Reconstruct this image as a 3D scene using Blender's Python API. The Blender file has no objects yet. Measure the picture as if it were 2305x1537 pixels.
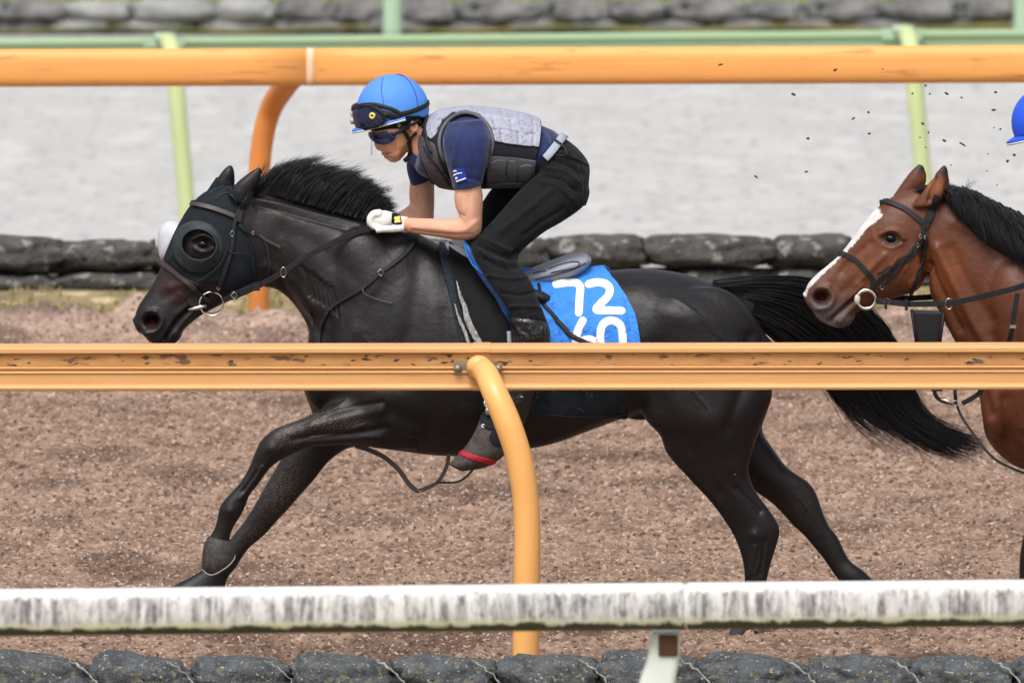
import bpy, math, random
import numpy as np
from mathutils import Vector
from mathutils.bvhtree import BVHTree
from mathutils import noise as mnoise
random.seed(7); RNG = np.random.default_rng(7)
S = bpy.context.scene; COL = S.collection
# ---------------------------------------------------------------- camera
FPX = 52000.0; CX, CY = 1152.5, 768.5; HC = 7.35
PITCH = math.atan((CY + 3250.0) / FPX)
cd = bpy.data.cameras.new('camera'); cam = bpy.data.objects.new('camera', cd); COL.objects.link(cam)
cam.location = (0, 0, HC); cam.rotation_euler = (math.pi/2 - PITCH, 0, 0)
cd.sensor_width = 36; cd.lens = FPX / 2305 * 36; cd.clip_start = 1; cd.clip_end = 3000
cd.dof.use_dof = True; cd.dof.focus_distance = 81.7; cd.dof.aperture_fstop = 9.5
S.camera = cam
# ---------------------------------------------------------------- world, sun
SUN_EL, SUN_AZ = 58, 200      # overcast, brightest part of the sky high, a little behind the camera
w = bpy.data.worlds.new('World'); S.world = w; w.use_nodes = True
nt = w.node_tree; nt.nodes.clear()
sk = nt.nodes.new('ShaderNodeTexSky'); sk.sky_type = 'NISHITA'; sk.sun_disc = False
sk.sun_elevation = math.radians(SUN_EL); sk.sun_rotation = math.radians(SUN_AZ)
sk.air_density = 1.0; sk.dust_density = 5.0; sk.ozone_density = 1.0
hs = nt.nodes.new('ShaderNodeHueSaturation'); hs.inputs['Saturation'].default_value = 0.35
bg = nt.nodes.new('ShaderNodeBackground'); bg.inputs['Strength'].default_value = 0.15
wo = nt.nodes.new('ShaderNodeOutputWorld')
nt.links.new(sk.outputs[0], hs.inputs['Color']); nt.links.new(hs.outputs[0], bg.inputs[0]); nt.links.new(bg.outputs[0], wo.inputs[0])
sd = bpy.data.lights.new('sun', 'SUN'); sd.energy = 1.5; sd.angle = math.radians(25); sd.color = (1, .97, .93)
so = bpy.data.objects.new('sun', sd); COL.objects.link(so)
_e, _a = math.radians(SUN_EL), math.radians(SUN_AZ)
sdir = Vector((math.sin(_a)*math.cos(_e), math.cos(_a)*math.cos(_e), math.sin(_e)))
so.rotation_euler = sdir.to_track_quat('Z', 'Y').to_euler()
S.view_settings.view_transform = 'Standard'; S.view_settings.look = 'None'
S.view_settings.gamma = 1; S.view_settings.exposure = 0.35
# ---------------------------------------------------------------- pixel <-> world
CP, SP = math.cos(PITCH), math.sin(PITCH)
def P(px, py, Y):
    u = (px - CX) / FPX; v = -(py - CY) / FPX
    dy = CP + v*SP; dz = -SP + v*CP
    t = Y / dy
    return np.array([u*t, Y, HC + dz*t])
def proj(V):
    V = np.asarray(V, float)
    y, z = V[..., 1], V[..., 2] - HC
    d = y*CP - z*SP; v = (y*SP + z*CP) / d
    return np.stack([CX + FPX*V[..., 0]/d, CY - FPX*v], -1)
def Yat(py, z):                       # distance at which height z is seen on image row py
    v = -(py - CY)/FPX
    return (z - HC)*(CP + v*SP)/(-SP + v*CP)
YH = 81.85                            # distance of the horses' centre plane
PXM = 1/635.0                         # metres per photo pixel there
def srgb(r, g, b):
    f = lambda c: (c/255/12.92 if c/255 <= .04045 else ((c/255+.055)/1.055)**2.4)
    return (f(r), f(g), f(b), 1)
# ---------------------------------------------------------------- materials
def mat(name, col, rough=.6, spec=.5, var=None, bump=None, attr=None, spots=None, metal=0, coat=0, sheen=0, coord='Object', trans=0, alpha=1, stretch=(1,1,1), bump2=None, spots2=None):
    """var=(scale,amount,colour2) bump=(scale,strength,dist) spots=(scale,threshold,colour)"""
    m = bpy.data.materials.new(name); m.use_nodes = True
    t = m.node_tree; N = t.nodes; L = t.links
    b = N['Principled BSDF']
    b.inputs['Roughness'].default_value = rough; b.inputs['Specular IOR Level'].default_value = spec
    b.inputs['Metallic'].default_value = metal; b.inputs['Coat Weight'].default_value = coat
    b.inputs['Sheen Weight'].default_value = sheen; b.inputs['Transmission Weight'].default_value = trans
    b.inputs['Alpha'].default_value = alpha
    tc = N.new('ShaderNodeTexCoord'); mp = N.new('ShaderNodeMapping'); mp.inputs['Scale'].default_value = stretch
    L.new(tc.outputs[coord], mp.inputs[0]); V = mp.outputs[0]
    if attr:
        a = N.new('ShaderNodeAttribute'); a.attribute_name = attr; cur = a.outputs['Color']
    else:
        a = N.new('ShaderNodeRGB'); a.outputs[0].default_value = col; cur = a.outputs[0]
    def mix(fac, c1, c2, mode='MIX'):
        x = N.new('ShaderNodeMix'); x.data_type = 'RGBA'; x.blend_type = mode
        L.new(fac, x.inputs['Factor']) if not isinstance(fac, float) else setattr(x.inputs['Factor'], 'default_value', fac)
        L.new(c1, x.inputs['A'])
        if isinstance(c2, tuple): x.inputs['B'].default_value = c2
        else: L.new(c2, x.inputs['B'])
        return x.outputs['Result']
    def noise(scale, detail=5, rough_=.6):
        n = N.new('ShaderNodeTexNoise'); n.inputs['Scale'].default_value = scale; n.inputs['Detail'].default_value = detail
        n.inputs['Roughness'].default_value = rough_; L.new(V, n.inputs['Vector']); return n.outputs['Fac']
    def ramp(x, lo, hi):
        r = N.new('ShaderNodeMapRange'); r.inputs['From Min'].default_value = lo; r.inputs['From Max'].default_value = hi
        L.new(x, r.inputs['Value']); return r.outputs[0]
    if var:
        f = ramp(noise(var[0]), .35, .65)
        mm = N.new('ShaderNodeMath'); mm.operation = 'MULTIPLY'; mm.inputs[1].default_value = var[1]; L.new(f, mm.inputs[0])
        cur = mix(mm.outputs[0], cur, var[2])
    for sp in (spots, spots2):
        if sp:
            f = ramp(noise(sp[0], 3, .5), sp[1], sp[1]+.06)
            if len(sp) > 3:
                at = N.new('ShaderNodeAttribute'); at.attribute_name = sp[3]
                q = N.new('ShaderNodeMath'); q.operation = 'MULTIPLY'; L.new(f, q.inputs[0]); L.new(at.outputs['Fac'], q.inputs[1]); f = q.outputs[0]
            cur = mix(f, cur, sp[2])
    L.new(cur, b.inputs['Base Color'])
    last = None
    for bp in (bump, bump2):
        if bp:
            bn = N.new('ShaderNodeBump'); bn.inputs['Strength'].default_value = bp[1]; bn.inputs['Distance'].default_value = bp[2]
            L.new(noise(bp[0]), bn.inputs['Height'])
            if last: L.new(last, bn.inputs['Normal'])
            last = bn.outputs[0]; L.new(last, b.inputs['Normal'])
    return m
# ---------------------------------------------------------------- object helpers
def wloc(o):
    L = np.zeros(3)
    while o is not None:
        L += np.array(o.location); o = o.parent
    return L
def tag(o, label=None, cat=None, group=None, kind=None):
    for k, v in (('label', label), ('category', cat), ('group', group), ('kind', kind)):
        if v: o[k] = v
    return o
def thing(name, loc, label, cat, group=None):
    o = bpy.data.objects.new(name, None); COL.objects.link(o); o.location = tuple(loc); o.empty_display_size = .1
    return tag(o, label, cat, group)
def mesh_data(name, V, F, m=None, smooth=True):
    V = np.asarray(V, np.float32); me = bpy.data.meshes.new(name)
    if isinstance(F, np.ndarray):
        k = F.shape[1]; me.vertices.add(len(V)); me.vertices.foreach_set('co', V.ravel())
        me.loops.add(F.size); me.loops.foreach_set('vertex_index', F.astype(np.int32).ravel())
        me.polygons.add(len(F)); me.polygons.foreach_set('loop_start', np.arange(0, F.size, k, dtype=np.int32))
        try: me.polygons.foreach_set('loop_total', np.full(len(F), k, dtype=np.int32))
        except Exception: pass
        me.update(calc_edges=True); me.validate()
    else:
        me.from_pydata([tuple(map(float, v)) for v in V], [], [tuple(int(i) for i in f) for f in F]); me.update()
    if smooth: me.polygons.foreach_set('use_smooth', np.ones(len(me.polygons), bool))
    if m: me.materials.append(m)
    return me
def ob(name, V, F, m, parent=None, smooth=True, attrs=None, base=None, edge_split=None):
    V = np.array(V, float)
    if parent is not None: L = wloc(parent)
    elif base is not None: L = np.array(base)
    else: L = np.array([(V[:, 0].min()+V[:, 0].max())/2, (V[:, 1].min()+V[:, 1].max())/2, V[:, 2].min()])
    me = mesh_data(name, V - L, F, m, smooth)
    for k, arr in (attrs or {}).items():
        if arr.ndim == 2:
            at = me.color_attributes.new(k, 'FLOAT_COLOR', 'POINT'); at.data.foreach_set('color', np.c_[arr[:, :3], np.ones(len(arr))].astype(np.float32).ravel())
        else:
            at = me.attributes.new(k, 'FLOAT', 'POINT'); at.data.foreach_set('value', arr.astype(np.float32))
    o = bpy.data.objects.new(name, me); COL.objects.link(o)
    if parent is not None: o.parent = parent
    else: o.location = tuple(L)
    if edge_split:
        me.set_sharp_from_angle(angle=math.radians(edge_split))
    return o
class MB:                                # mesh builder
    def __init__(s): s.V = []; s.F = []; s.n = 0
    def add(s, V, F):
        s.V.append(np.asarray(V, float).reshape(-1, 3)); s.F += [tuple(int(i)+s.n for i in f) for f in F]; s.n += len(s.V[-1]); return s
    def get(s): return np.concatenate(s.V), s.F
def catmull(pts, k):
    p = np.asarray(pts, float); n = len(p)
    if n < 3: return np.array([p[0] + (p[-1]-p[0])*t for t in np.linspace(0, 1, k*(n-1)+1)])
    e = np.vstack([2*p[0]-p[1], p, 2*p[-1]-p[-2]]); out = []
    for i in range(n-1):
        a, b, c, d = e[i:i+4]
        for j in range(k):
            t = j/k
            out.append(.5*((2*b)+(-a+c)*t+(2*a-5*b+4*c-d)*t*t+(-a+3*b-3*c+d)*t**3))
    out.append(p[-1]); return np.array(out)
def tube_faces(nr, n, cap=True):
    F = [(i*n+j, i*n+(j+1) % n, (i+1)*n+(j+1) % n, (i+1)*n+j) for i in range(nr-1) for j in range(n)]
    if cap: F += [tuple(range(n-1, -1, -1)), tuple((nr-1)*n+j for j in range(n))]
    return F
def loft(st, Yc=YH, k=5, n=28, rnd=True):
    """stations (x1,y1, x2,y2, halfwidth_px, dy_m, exponent, egg): two outline points of the photo, thickness across"""
    full = []
    for s in st:
        s = list(s) + [0, 2.0, 0][len(s)-5:] if len(s) < 8 else list(s)
        full.append(s)
    A = catmull(full, k) if len(full) > 2 else catmull(full, k)
    rings = []
    th = np.linspace(0, 2*math.pi, n, endpoint=False)
    def ring(s, sc=1.0, shift=None):
        x1, y1, x2, y2, w_, dy, ex, egg = s
        a = P(x1, y1, Yc+dy); b = P(x2, y2, Yc+dy); c = (a+b)/2; u = (a-b)/2
        cu, sv = np.cos(th), np.sin(th)
        cu2 = np.sign(cu)*np.abs(cu)**(2/ex); sv2 = np.sign(sv)*np.abs(sv)**(2/ex)
        wd = max(w_, .5)*PXM*(1+egg*cu2)
        r = c + sc*(cu2[:, None]*u + (sv2*wd)[:, None]*np.array([0, 1, 0]))
        return r + (shift if shift is not None else 0)
    def cen(s): return (P(s[0], s[1], Yc+s[5]) + P(s[2], s[3], Yc+s[5]))/2
    if rnd:
        d = cen(A[0])-cen(A[1]); d /= np.linalg.norm(d)+1e-9; r0 = min(A[0][4]*PXM, np.linalg.norm(P(*A[0][:2], Yc)-P(*A[0][2:4], Yc))/2)*.6
        for q in (.35, .75): rings.append(ring(A[0], math.sin(math.acos(1-q)) if q < .5 else .93, d*r0*(1-q)))
    for s in A: rings.append(ring(s))
    if rnd:
        d = cen(A[-1])-cen(A[-2]); d /= np.linalg.norm(d)+1e-9; r0 = min(A[-1][4]*PXM, np.linalg.norm(P(*A[-1][:2], Yc)-P(*A[-1][2:4], Yc))/2)*.6
        for q in (.75, .35): rings.append(ring(A[-1], math.sin(math.acos(1-q)) if q < .5 else .93, d*r0*(1-q)))
    V = np.concatenate(rings)
    return V, tube_faces(len(rings), n)
def ell(x, y, rx, ry, rz, ang=0, dy=0, Yc=YH, nu=20, nv=14):
    """ellipsoid: centre px, radii px, rz across"""
    c = P(x, y, Yc+dy); ca, sa = math.cos(math.radians(ang)), math.sin(math.radians(ang))
    V = []
    for i in range(1, nv):
        ph = math.pi*i/nv
        for j in range(nu):
            t = 2*math.pi*j/nu
            a = rx*math.sin(ph)*math.cos(t); b = ry*math.cos(ph); d = rz*math.sin(ph)*math.sin(t)
            V.append(c + PXM*np.array([a*ca - b*sa, d, a*sa + b*ca]))
    F = tube_faces(nv-1, nu); return np.array(V), F
def tube(pts, radii, n=10, cap=True):
    pts = np.asarray(pts, float); r = np.broadcast_to(np.asarray(radii, float), (len(pts),))
    T = np.gradient(pts, axis=0); T /= np.linalg.norm(T, axis=1)[:, None]+1e-12
    ref = np.array([0, 1, 0.]) if abs(T[0][1]) < .9 else np.array([1., 0, 0])
    V = []
    for p, t, rr in zip(pts, T, r):
        ref = ref - t*np.dot(ref, t); ref /= np.linalg.norm(ref)+1e-12; b = np.cross(t, ref)
        a = np.linspace(0, 2*math.pi, n, endpoint=False)
        V.append(p + rr*(np.cos(a)[:, None]*ref + np.sin(a)[:, None]*b))
    return np.concatenate(V), tube_faces(len(pts), n, cap)
def torus(c, R, r, nrm=(0, -1, 0), n=28, m=8, sx=1, sz=1):
    nrm = Vector(nrm).normalized(); q = nrm.to_track_quat('Z', 'Y').to_matrix(); V = []
    for i in range(n):
        a = 2*math.pi*i/n
        for j in range(m):
            b = 2*math.pi*j/m
            V.append(np.array(c) + np.array(q @ Vector(((R+r*math.cos(b))*math.cos(a)*sx, (R+r*math.cos(b))*math.sin(a)*sz, r*math.sin(b)))))
    F = [(i*m+j, ((i+1) % n)*m+j, ((i+1) % n)*m+(j+1) % m, i*m+(j+1) % m) for i in range(n) for j in range(m)]
    return np.array(V), F
def box(c, sx, sy, sz, rot=None):
    V = np.array([[x, y, z] for x in (-1, 1) for y in (-1, 1) for z in (-1, 1)], float)*np.array([sx, sy, sz])/2
    if rot is not None: V = V @ np.array(rot).T
    return V+np.array(c), [(0, 1, 3, 2), (4, 6, 7, 5), (0, 4, 5, 1), (2, 3, 7, 6), (0, 2, 6, 4), (1, 5, 7, 3)]
def remesh(parts, voxel, smooth=4, fac=.5):
    """union of closed volumes -> one continuous surface; returns V, T(quads/tris as tris), N"""
    mb = MB()
    for V, F in parts: mb.add(V, F)
    V, F = mb.get(); c = V.mean(0)
    me = bpy.data.meshes.new('tmp'); me.from_pydata([tuple(v) for v in (V-c)], [], F); me.update()
    o = bpy.data.objects.new('tmp', me); COL.objects.link(o)
    import bmesh
    bm = bmesh.new(); bm.from_mesh(me); bmesh.ops.recalc_face_normals(bm, faces=bm.faces); bm.to_mesh(me); bm.free()
    r = o.modifiers.new('r', 'REMESH'); r.mode = 'VOXEL'; r.voxel_size = voxel; r.adaptivity = 0
    s = o.modifiers.new('s', 'SMOOTH'); s.factor = fac; s.iterations = smooth
    dg = bpy.context.evaluated_depsgraph_get(); e = o.evaluated_get(dg); m2 = e.to_mesh()
    nv = len(m2.vertices); VV = np.empty(nv*3, np.float32); m2.vertices.foreach_get('co', VV); VV = VV.reshape(-1, 3).astype(float)+c
    m2.calc_loop_triangles(); T = np.empty(len(m2.loop_triangles)*3, np.int32); m2.loop_triangles.foreach_get('vertices', T); T = T.reshape(-1, 3)
    e.to_mesh_clear(); bpy.data.objects.remove(o); bpy.data.meshes.remove(me)
    return VV, T
def normals(V, T):
    a, b, c = V[T[:, 0]], V[T[:, 1]], V[T[:, 2]]; fn = np.cross(b-a, c-a); N = np.zeros_like(V)
    for i in range(3): np.add.at(N, T[:, i], fn)
    return N/(np.linalg.norm(N, axis=1)[:, None]+1e-12)
def pcoord(V, Yc=YH):                # profile coordinates: both flanks read in the near flank's photo pixels
    W = V.copy(); W[:, 1] = Yc - np.abs(V[:, 1]-Yc); return proj(W)
def dist_poly(q, pts, closed=False):
    p = np.asarray(pts, float); d = np.full(len(q), 1e9)
    segs = list(zip(p[:-1], p[1:])) + ([(p[-1], p[0])] if closed else [])
    for a, b in segs:
        ab = b-a; t = np.clip(((q-a)@ab)/(ab@ab+1e-9), 0, 1); d = np.minimum(d, np.linalg.norm(q-(a+t[:, None]*ab), axis=1))
    return d
def inside(q, pts):
    p = np.asarray(pts, float); r = np.zeros(len(q), bool); n = len(p)
    for i in range(n):
        a, b = p[i], p[(i+1) % n]
        c = ((a[1] > q[:, 1]) != (b[1] > q[:, 1])); xx = (b[0]-a[0])*(q[:, 1]-a[1])/((b[1]-a[1]) or 1e-9)+a[0]
        r ^= c & (q[:, 0] < xx)
    return r
def sdf(q, pts, smooth=True):
    if smooth:
        p = np.asarray(pts, float); p = catmull(np.vstack([p, p[:1]]), 4)[:-1]
    else: p = pts
    d = dist_poly(q, p, True); return np.where(inside(q, p), d, -d)
def sculpt(V, T, brushes, Yc=YH, it=1, gain=1.0):
    """brushes: (pts, radius_px, height_mm, side) side: 'b' both, 'n' near, 'f' far"""
    N = normals(V, T); q = pcoord(V, Yc); near = V[:, 1] < Yc; side_face = np.clip(np.abs(N[:, 1])*1.6, 0, 1)
    D = np.zeros(len(V))
    for br in brushes:
        pts, r, h = br[:3]; sd_ = br[3] if len(br) > 3 else 'b'
        pts = [pts] if not isinstance(pts, list) else pts
        d = np.linalg.norm(q-np.array(pts[0]), axis=1) if len(pts) == 1 else dist_poly(q, catmull(pts, 4) if len(pts) > 2 else pts)
        wgt = np.exp(-(d/r)**2)*side_face
        if sd_ == 'n': wgt = wgt*near
        if sd_ == 'f': wgt = wgt*(~near)
        D += wgt*h/1000*gain
    return V + N*D[:, None]
def blend_smooth(V, T, it, mask, lam=.6):
    m = mask(pcoord(V))[:, None]*lam; n = len(V)
    E = np.vstack([T[:, [0, 1]], T[:, [1, 2]], T[:, [2, 0]]]); deg = np.bincount(E[:, 0], minlength=n)+np.bincount(E[:, 1], minlength=n)
    for _ in range(it):
        A = np.stack([np.bincount(E[:, 0], V[E[:, 1], k], n)+np.bincount(E[:, 1], V[E[:, 0], k], n) for k in range(3)], 1)/deg[:, None]
        V = V*(1-m)+A*m
    return V
def clip(V, T, f):
    V = np.asarray(V); T = np.asarray(T); k = (f[T] >= 0).sum(1)
    keep = T[k == 3].tolist(); newV = []; cache = {}
    def cut(i, j):
        key = (min(i, j), max(i, j))
        if key not in cache:
            a, b = key; t = f[a]/(f[a]-f[b]); newV.append(V[a]+(V[b]-V[a])*t); cache[key] = len(V)+len(newV)-1
        return cache[key]
    for tri in T[(k == 1) | (k == 2)].tolist():
        s = [f[i] >= 0 for i in tri]
        while not (s[0] and ((not s[1] and not s[2]) or (s[1] and not s[2]))):
            tri = tri[1:]+tri[:1]; s = s[1:]+s[:1]
        a, b, c = tri
        if s[1]: bc = cut(b, c); ca = cut(c, a); keep += [[a, b, bc], [a, bc, ca]]
        else: keep += [[a, cut(a, b), cut(c, a)]]
    VV = np.vstack([V, np.array(newV)]) if newV else V
    K = np.array(keep, int).reshape(-1, 3); u, inv = np.unique(K, return_inverse=True)
    return VV[u], inv.reshape(-1, 3)
def thick(V, T, off, th, N=None):
    """offset a surface piece outward and give it thickness (closed rim)"""
    if N is None: N = normals(V, T)
    e = {}
    for t in T.tolist():
        for i in range(3):
            a, b = t[i], t[(i+1) % 3]
            if (b, a) in e: del e[(b, a)]
            else: e[(a, b)] = 1
    n = len(V); top = V+N*off; bot = V+N*(off-th)
    rim = [[a, n+a, n+b] for a, b in e]+[[a, n+b, b] for a, b in e]
    return np.vstack([top, bot]), np.vstack([T, T[:, ::-1]+n, np.array(rim, int).reshape(-1, 3)])
def patch(V, T, f, off=.004, th=.003, N=None):
    m = f > -.0001
    tri = T[(f[T] >= 0).any(1)]
    if len(tri) == 0: raise ValueError('empty patch')
    u, inv = np.unique(tri, return_inverse=True); tri2 = inv.reshape(-1, 3); V2 = V[u]; f2 = f[u]
    if N is None: N = normals(V, T)
    # carry the normals through the clip by clipping a 6-column array
    A, K = clip(np.hstack([V2, N[u]]), tri2, f2)
    Nn = A[:, 3:]; Nn = Nn/(np.linalg.norm(Nn, axis=1)[:, None]+1e-9)
    return thick(A[:, :3], K, off, th, Nn)
def bvh(V, T): return BVHTree.FromPolygons([tuple(v) for v in V], [tuple(int(i) for i in t) for t in T])
def hit(trees, px, py, dmax=200):
    o = Vector((0, 0, HC)); d = Vector(P(px, py, 80.))-o; d.normalize(); best = None
    for t in trees:
        l, n, i, ds = t.ray_cast(o, d)
        if l is not None and (best is None or ds < best[2]):
            if n.dot(d) > 0: n = -n
            best = (np.array(l), np.array(n), ds)
    return best
def strap(pts, wpx, trees, off=.004, th=.004, Ydef=None, k=6, wrap=False, mirror=False, Yc=YH, taper=None, lift=None):
    """flat strap following photo points laid on the near surface"""
    q = catmull(pts, k); pos = []; nr = []
    for x, y in q:
        h = hit(trees, x, y)
        if h is not None and abs(h[0][1]-Yc) < .7: pos.append(h[0]+h[1]*off); nr.append(h[1])
        else: pos.append(None); nr.append(None)
    ok = [i for i, p in enumerate(pos) if p is not None]
    for i in range(len(q)):
        if pos[i] is None:
            if Ydef is not None: Yv = Ydef
            elif ok: Yv = np.interp(i, ok, [pos[j][1] for j in ok])
            else: Yv = Yc-.15
            pos[i] = P(q[i][0], q[i][1], Yv); nr[i] = np.array([0, -1., 0])
    pos = np.array(pos); nr = np.array(nr)
    for _ in range(3):                      # relax so the strap does not sag into hollows
        sm = pos.copy(); sm[1:-1] = (pos[:-2]+pos[2:]+2*pos[1:-1])/4; pos[:, 1] = np.minimum(sm[:, 1], pos[:, 1]+.001); nr[1:-1] = (nr[:-2]+nr[2:]+2*nr[1:-1])/4
    if lift is not None: pos[:, 1] -= lift
    nr /= np.linalg.norm(nr, axis=1)[:, None]
    def build(pos, nr):
        T = np.gradient(pos, axis=0); T /= np.linalg.norm(T, axis=1)[:, None]+1e-9
        B = np.cross(T, nr); B /= np.linalg.norm(B, axis=1)[:, None]+1e-9; Nn = np.cross(B, T)
        Nn *= np.sign((Nn*nr).sum(1))[:, None]
        w_ = wpx*PXM/2*(np.interp(np.arange(len(pos)), np.linspace(0, len(pos)-1, len(taper)), taper) if taper else np.ones(len(pos)))
        prof = [(-1, 0), (-.85, 1), (.85, 1), (1, 0), (.85, -.6), (-.85, -.6)]
        V = np.concatenate([[p+b*ww*a+n*th/2*c for a, c in prof] for p, b, n, ww in zip(pos, B, Nn, w_)])
        return V, tube_faces(len(pos), 6)
    out = build(pos, nr)
    if mirror:
        p2 = pos.copy(); p2[:, 1] = 2*Yc-p2[:, 1]; n2 = nr.copy(); n2[:, 1] *= -1
        o2 = build(p2, n2); mb = MB(); mb.add(*out); mb.add(*o2); out = mb.get()
    return out
def flip(V, Yc=YH):
    W = np.array(V, float); W[:, 1] = 2*Yc-W[:, 1]; return W
def merge(*vf):
    mb = MB()
    for V, F in vf: mb.add(V, F if not isinstance(F, np.ndarray) else F.tolist())
    return mb.get()
def strands(guides, n, rad, seed=1, jit=8, steps=14, lenv=(.7, 1.0), umap=None, Yc=YH, wave=3):
    """hair: guides = list of polylines [(x,y,dY)...]; strands interpolate between neighbouring guides"""
    r = np.random.default_rng(seed); G = []
    for g in guides:
        c = catmull(g, 8); s = np.r_[0, np.cumsum(np.linalg.norm(np.diff(c[:, :2], axis=0), axis=1))]; s /= s[-1]
        t = np.linspace(0, 1, steps); G.append(np.stack([np.interp(t, s, c[:, i]) for i in range(3)], 1))
    nc = max(3, n//28); cu = r.random(nc); co = r.normal(0, 1, (nc, 3)); cl_ = r.uniform(*lenv, nc)
    G = np.array(G); VV = []; FF = []; a3 = np.arange(3)*2*math.pi/3; base = 0
    for i in range(n):
        ci = r.integers(nc); u = float(np.clip(cu[ci]+r.normal(0, .012), 0, .9999))*(len(G)-1); j = min(int(u), len(G)-2); f = u-j
        c = G[j]*(1-f)+G[j+1]*f
        L = min(lenv[1], max(lenv[0]*.8, cl_[ci]+r.normal(0, .06))); t = np.linspace(0, L, steps)*(steps-1)
        c = np.stack([np.interp(t, np.arange(steps), c[:, k]) for k in range(3)], 1)
        tt = np.linspace(0, 1, steps)
        c[:, 0] += r.normal(0, jit*.35)+(r.normal(0, jit*.5)+co[ci, 0]*jit)*tt**1.5+wave*np.sin(tt*r.uniform(3, 7)+r.uniform(0, 6))*tt
        c[:, 1] += r.normal(0, jit*.35)+(r.normal(0, jit*.5)+co[ci, 1]*jit)*tt**1.5+wave*np.sin(tt*r.uniform(3, 7)+r.uniform(0, 6))*tt
        c[:, 2] += r.normal(0, .012)+r.normal(0, .02)*tt
        p = np.array([P(x, y, Yc+d) for x, y, d in c])
        R = rad*r.uniform(.6, 1.3)*(1-tt**2*.92)
        V = p[:, None, :]+R[:, None, None]*np.stack([np.cos(a3), np.sin(a3)*.8, np.sin(a3+.6)], 1)[None]
        VV.append(V.reshape(-1, 3))
        k = base+np.arange(steps-1)[:, None]*3+np.arange(3)[None]; k2 = base+np.arange(steps-1)[:, None]*3+(np.arange(3)[None]+1) % 3
        FF.append(np.stack([k, k2, k2+3, k+3], -1).reshape(-1, 4)); base += steps*3
    return np.concatenate(VV), np.concatenate(FF)
def fftnoise(nx, ny, dx, dy, size, seed, sharp=2.0, asp=1.0):
    r = np.random.default_rng(seed); w_ = r.standard_normal((ny, nx)); F = np.fft.rfft2(w_)
    kx = np.fft.rfftfreq(nx, dx)[None]*size*asp; ky = np.fft.fftfreq(ny, dy)[:, None]*size
    k = np.sqrt(kx**2+ky**2); F *= np.exp(-(k*sharp)**2); a = np.fft.irfft2(F, s=(ny, nx)); return (a-a.mean())/a.std()
# ================================================================ materials
M = {}
M['near_rail'] = mat('rail_near', srgb(208,160,106), .5, .4, var=(6,.25,srgb(192,126,70)), spots=(3,.66,srgb(168,112,66)), stretch=(.5,1,5), bump=(60,.1,.01))
M['rail_face'] = mat('rail_stained_face', srgb(196,146,92), .6, .3, var=(10,.5,srgb(160,105,62)), spots=(14,.60,srgb(112,84,66)), spots2=(30,.62,srgb(66,56,50)), stretch=(.8,1,2.2))
M['near_post'] = mat('post_near', srgb(230,172,102), .42, .5, var=(5,.4,srgb(224,156,84)), bump=(30,.05,.01))
M['far_rail'] = mat('rail_far', srgb(234,166,94), .5, .4, var=(3,.3,srgb(226,150,76)), spots=(9,.62,srgb(200,132,76)), stretch=(.5,1,6), bump=(4,.15,.02))
M['far_post'] = mat('post_far', srgb(224,144,76), .45, .4, var=(4,.3,srgb(200,118,52)))
M['pale_joint'] = mat('pale_joint', srgb(236,196,160), .5, .4)
M['steel'] = mat('galvanised_steel', srgb(150,142,128), .5, .5, metal=.6, var=(40,.5,srgb(120,104,84)))
M['green_rail'] = mat('rail_green', srgb(150,176,140), .5, .4, var=(4,.4,srgb(158,172,122)), stretch=(.5,1,4))
M['green_post'] = mat('post_green', srgb(180,194,142), .5, .4, var=(4,.6,srgb(190,192,136)))
M['green_post2'] = mat('post_far_green', srgb(160,186,156), .5, .4, var=(5,.4,srgb(170,190,166)))
M['white_post'] = mat('post_white', srgb(215,222,216), .35, .5, var=(4,.5,srgb(196,208,204)))
M['dark_hole'] = mat('hole', srgb(92,66,52), .9, .1, var=(30,.5,srgb(66,48,40)))
M['stone_mid'] = mat('bag_stone_mid', srgb(92,90,87), .95, .15, var=(11,.8,srgb(60,60,59)), spots=(14,.60,srgb(136,135,131)), spots2=(34,.63,srgb(40,42,38)), bump=(14,.7,.05), bump2=(60,.5,.02))
M['stone_back'] = mat('bag_stone_back', srgb(84,83,85), .95, .15, var=(5,.9,srgb(140,139,136)), spots=(12,.62,srgb(52,55,52)), bump=(10,.6,.05))
M['stone_back_pale'] = mat('bag_stone_back_pale', srgb(160,160,158), .95, .15, var=(5,.6,srgb(120,120,116)), bump=(10,.6,.05))
M['stone_front'] = mat('bag_stone_front', srgb(98,103,108), .9, .2, var=(16,.7,srgb(60,62,62)), spots=(38,.57,srgb(116,114,100)), spots2=(70,.63,srgb(176,174,160)), bump=(26,1,.05), bump2=(140,.6,.01))
M['seam'] = mat('pale_seam', srgb(172,172,166), .9, .2, var=(60,.9,srgb(110,110,104)), bump=(120,.8,.01))
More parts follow.
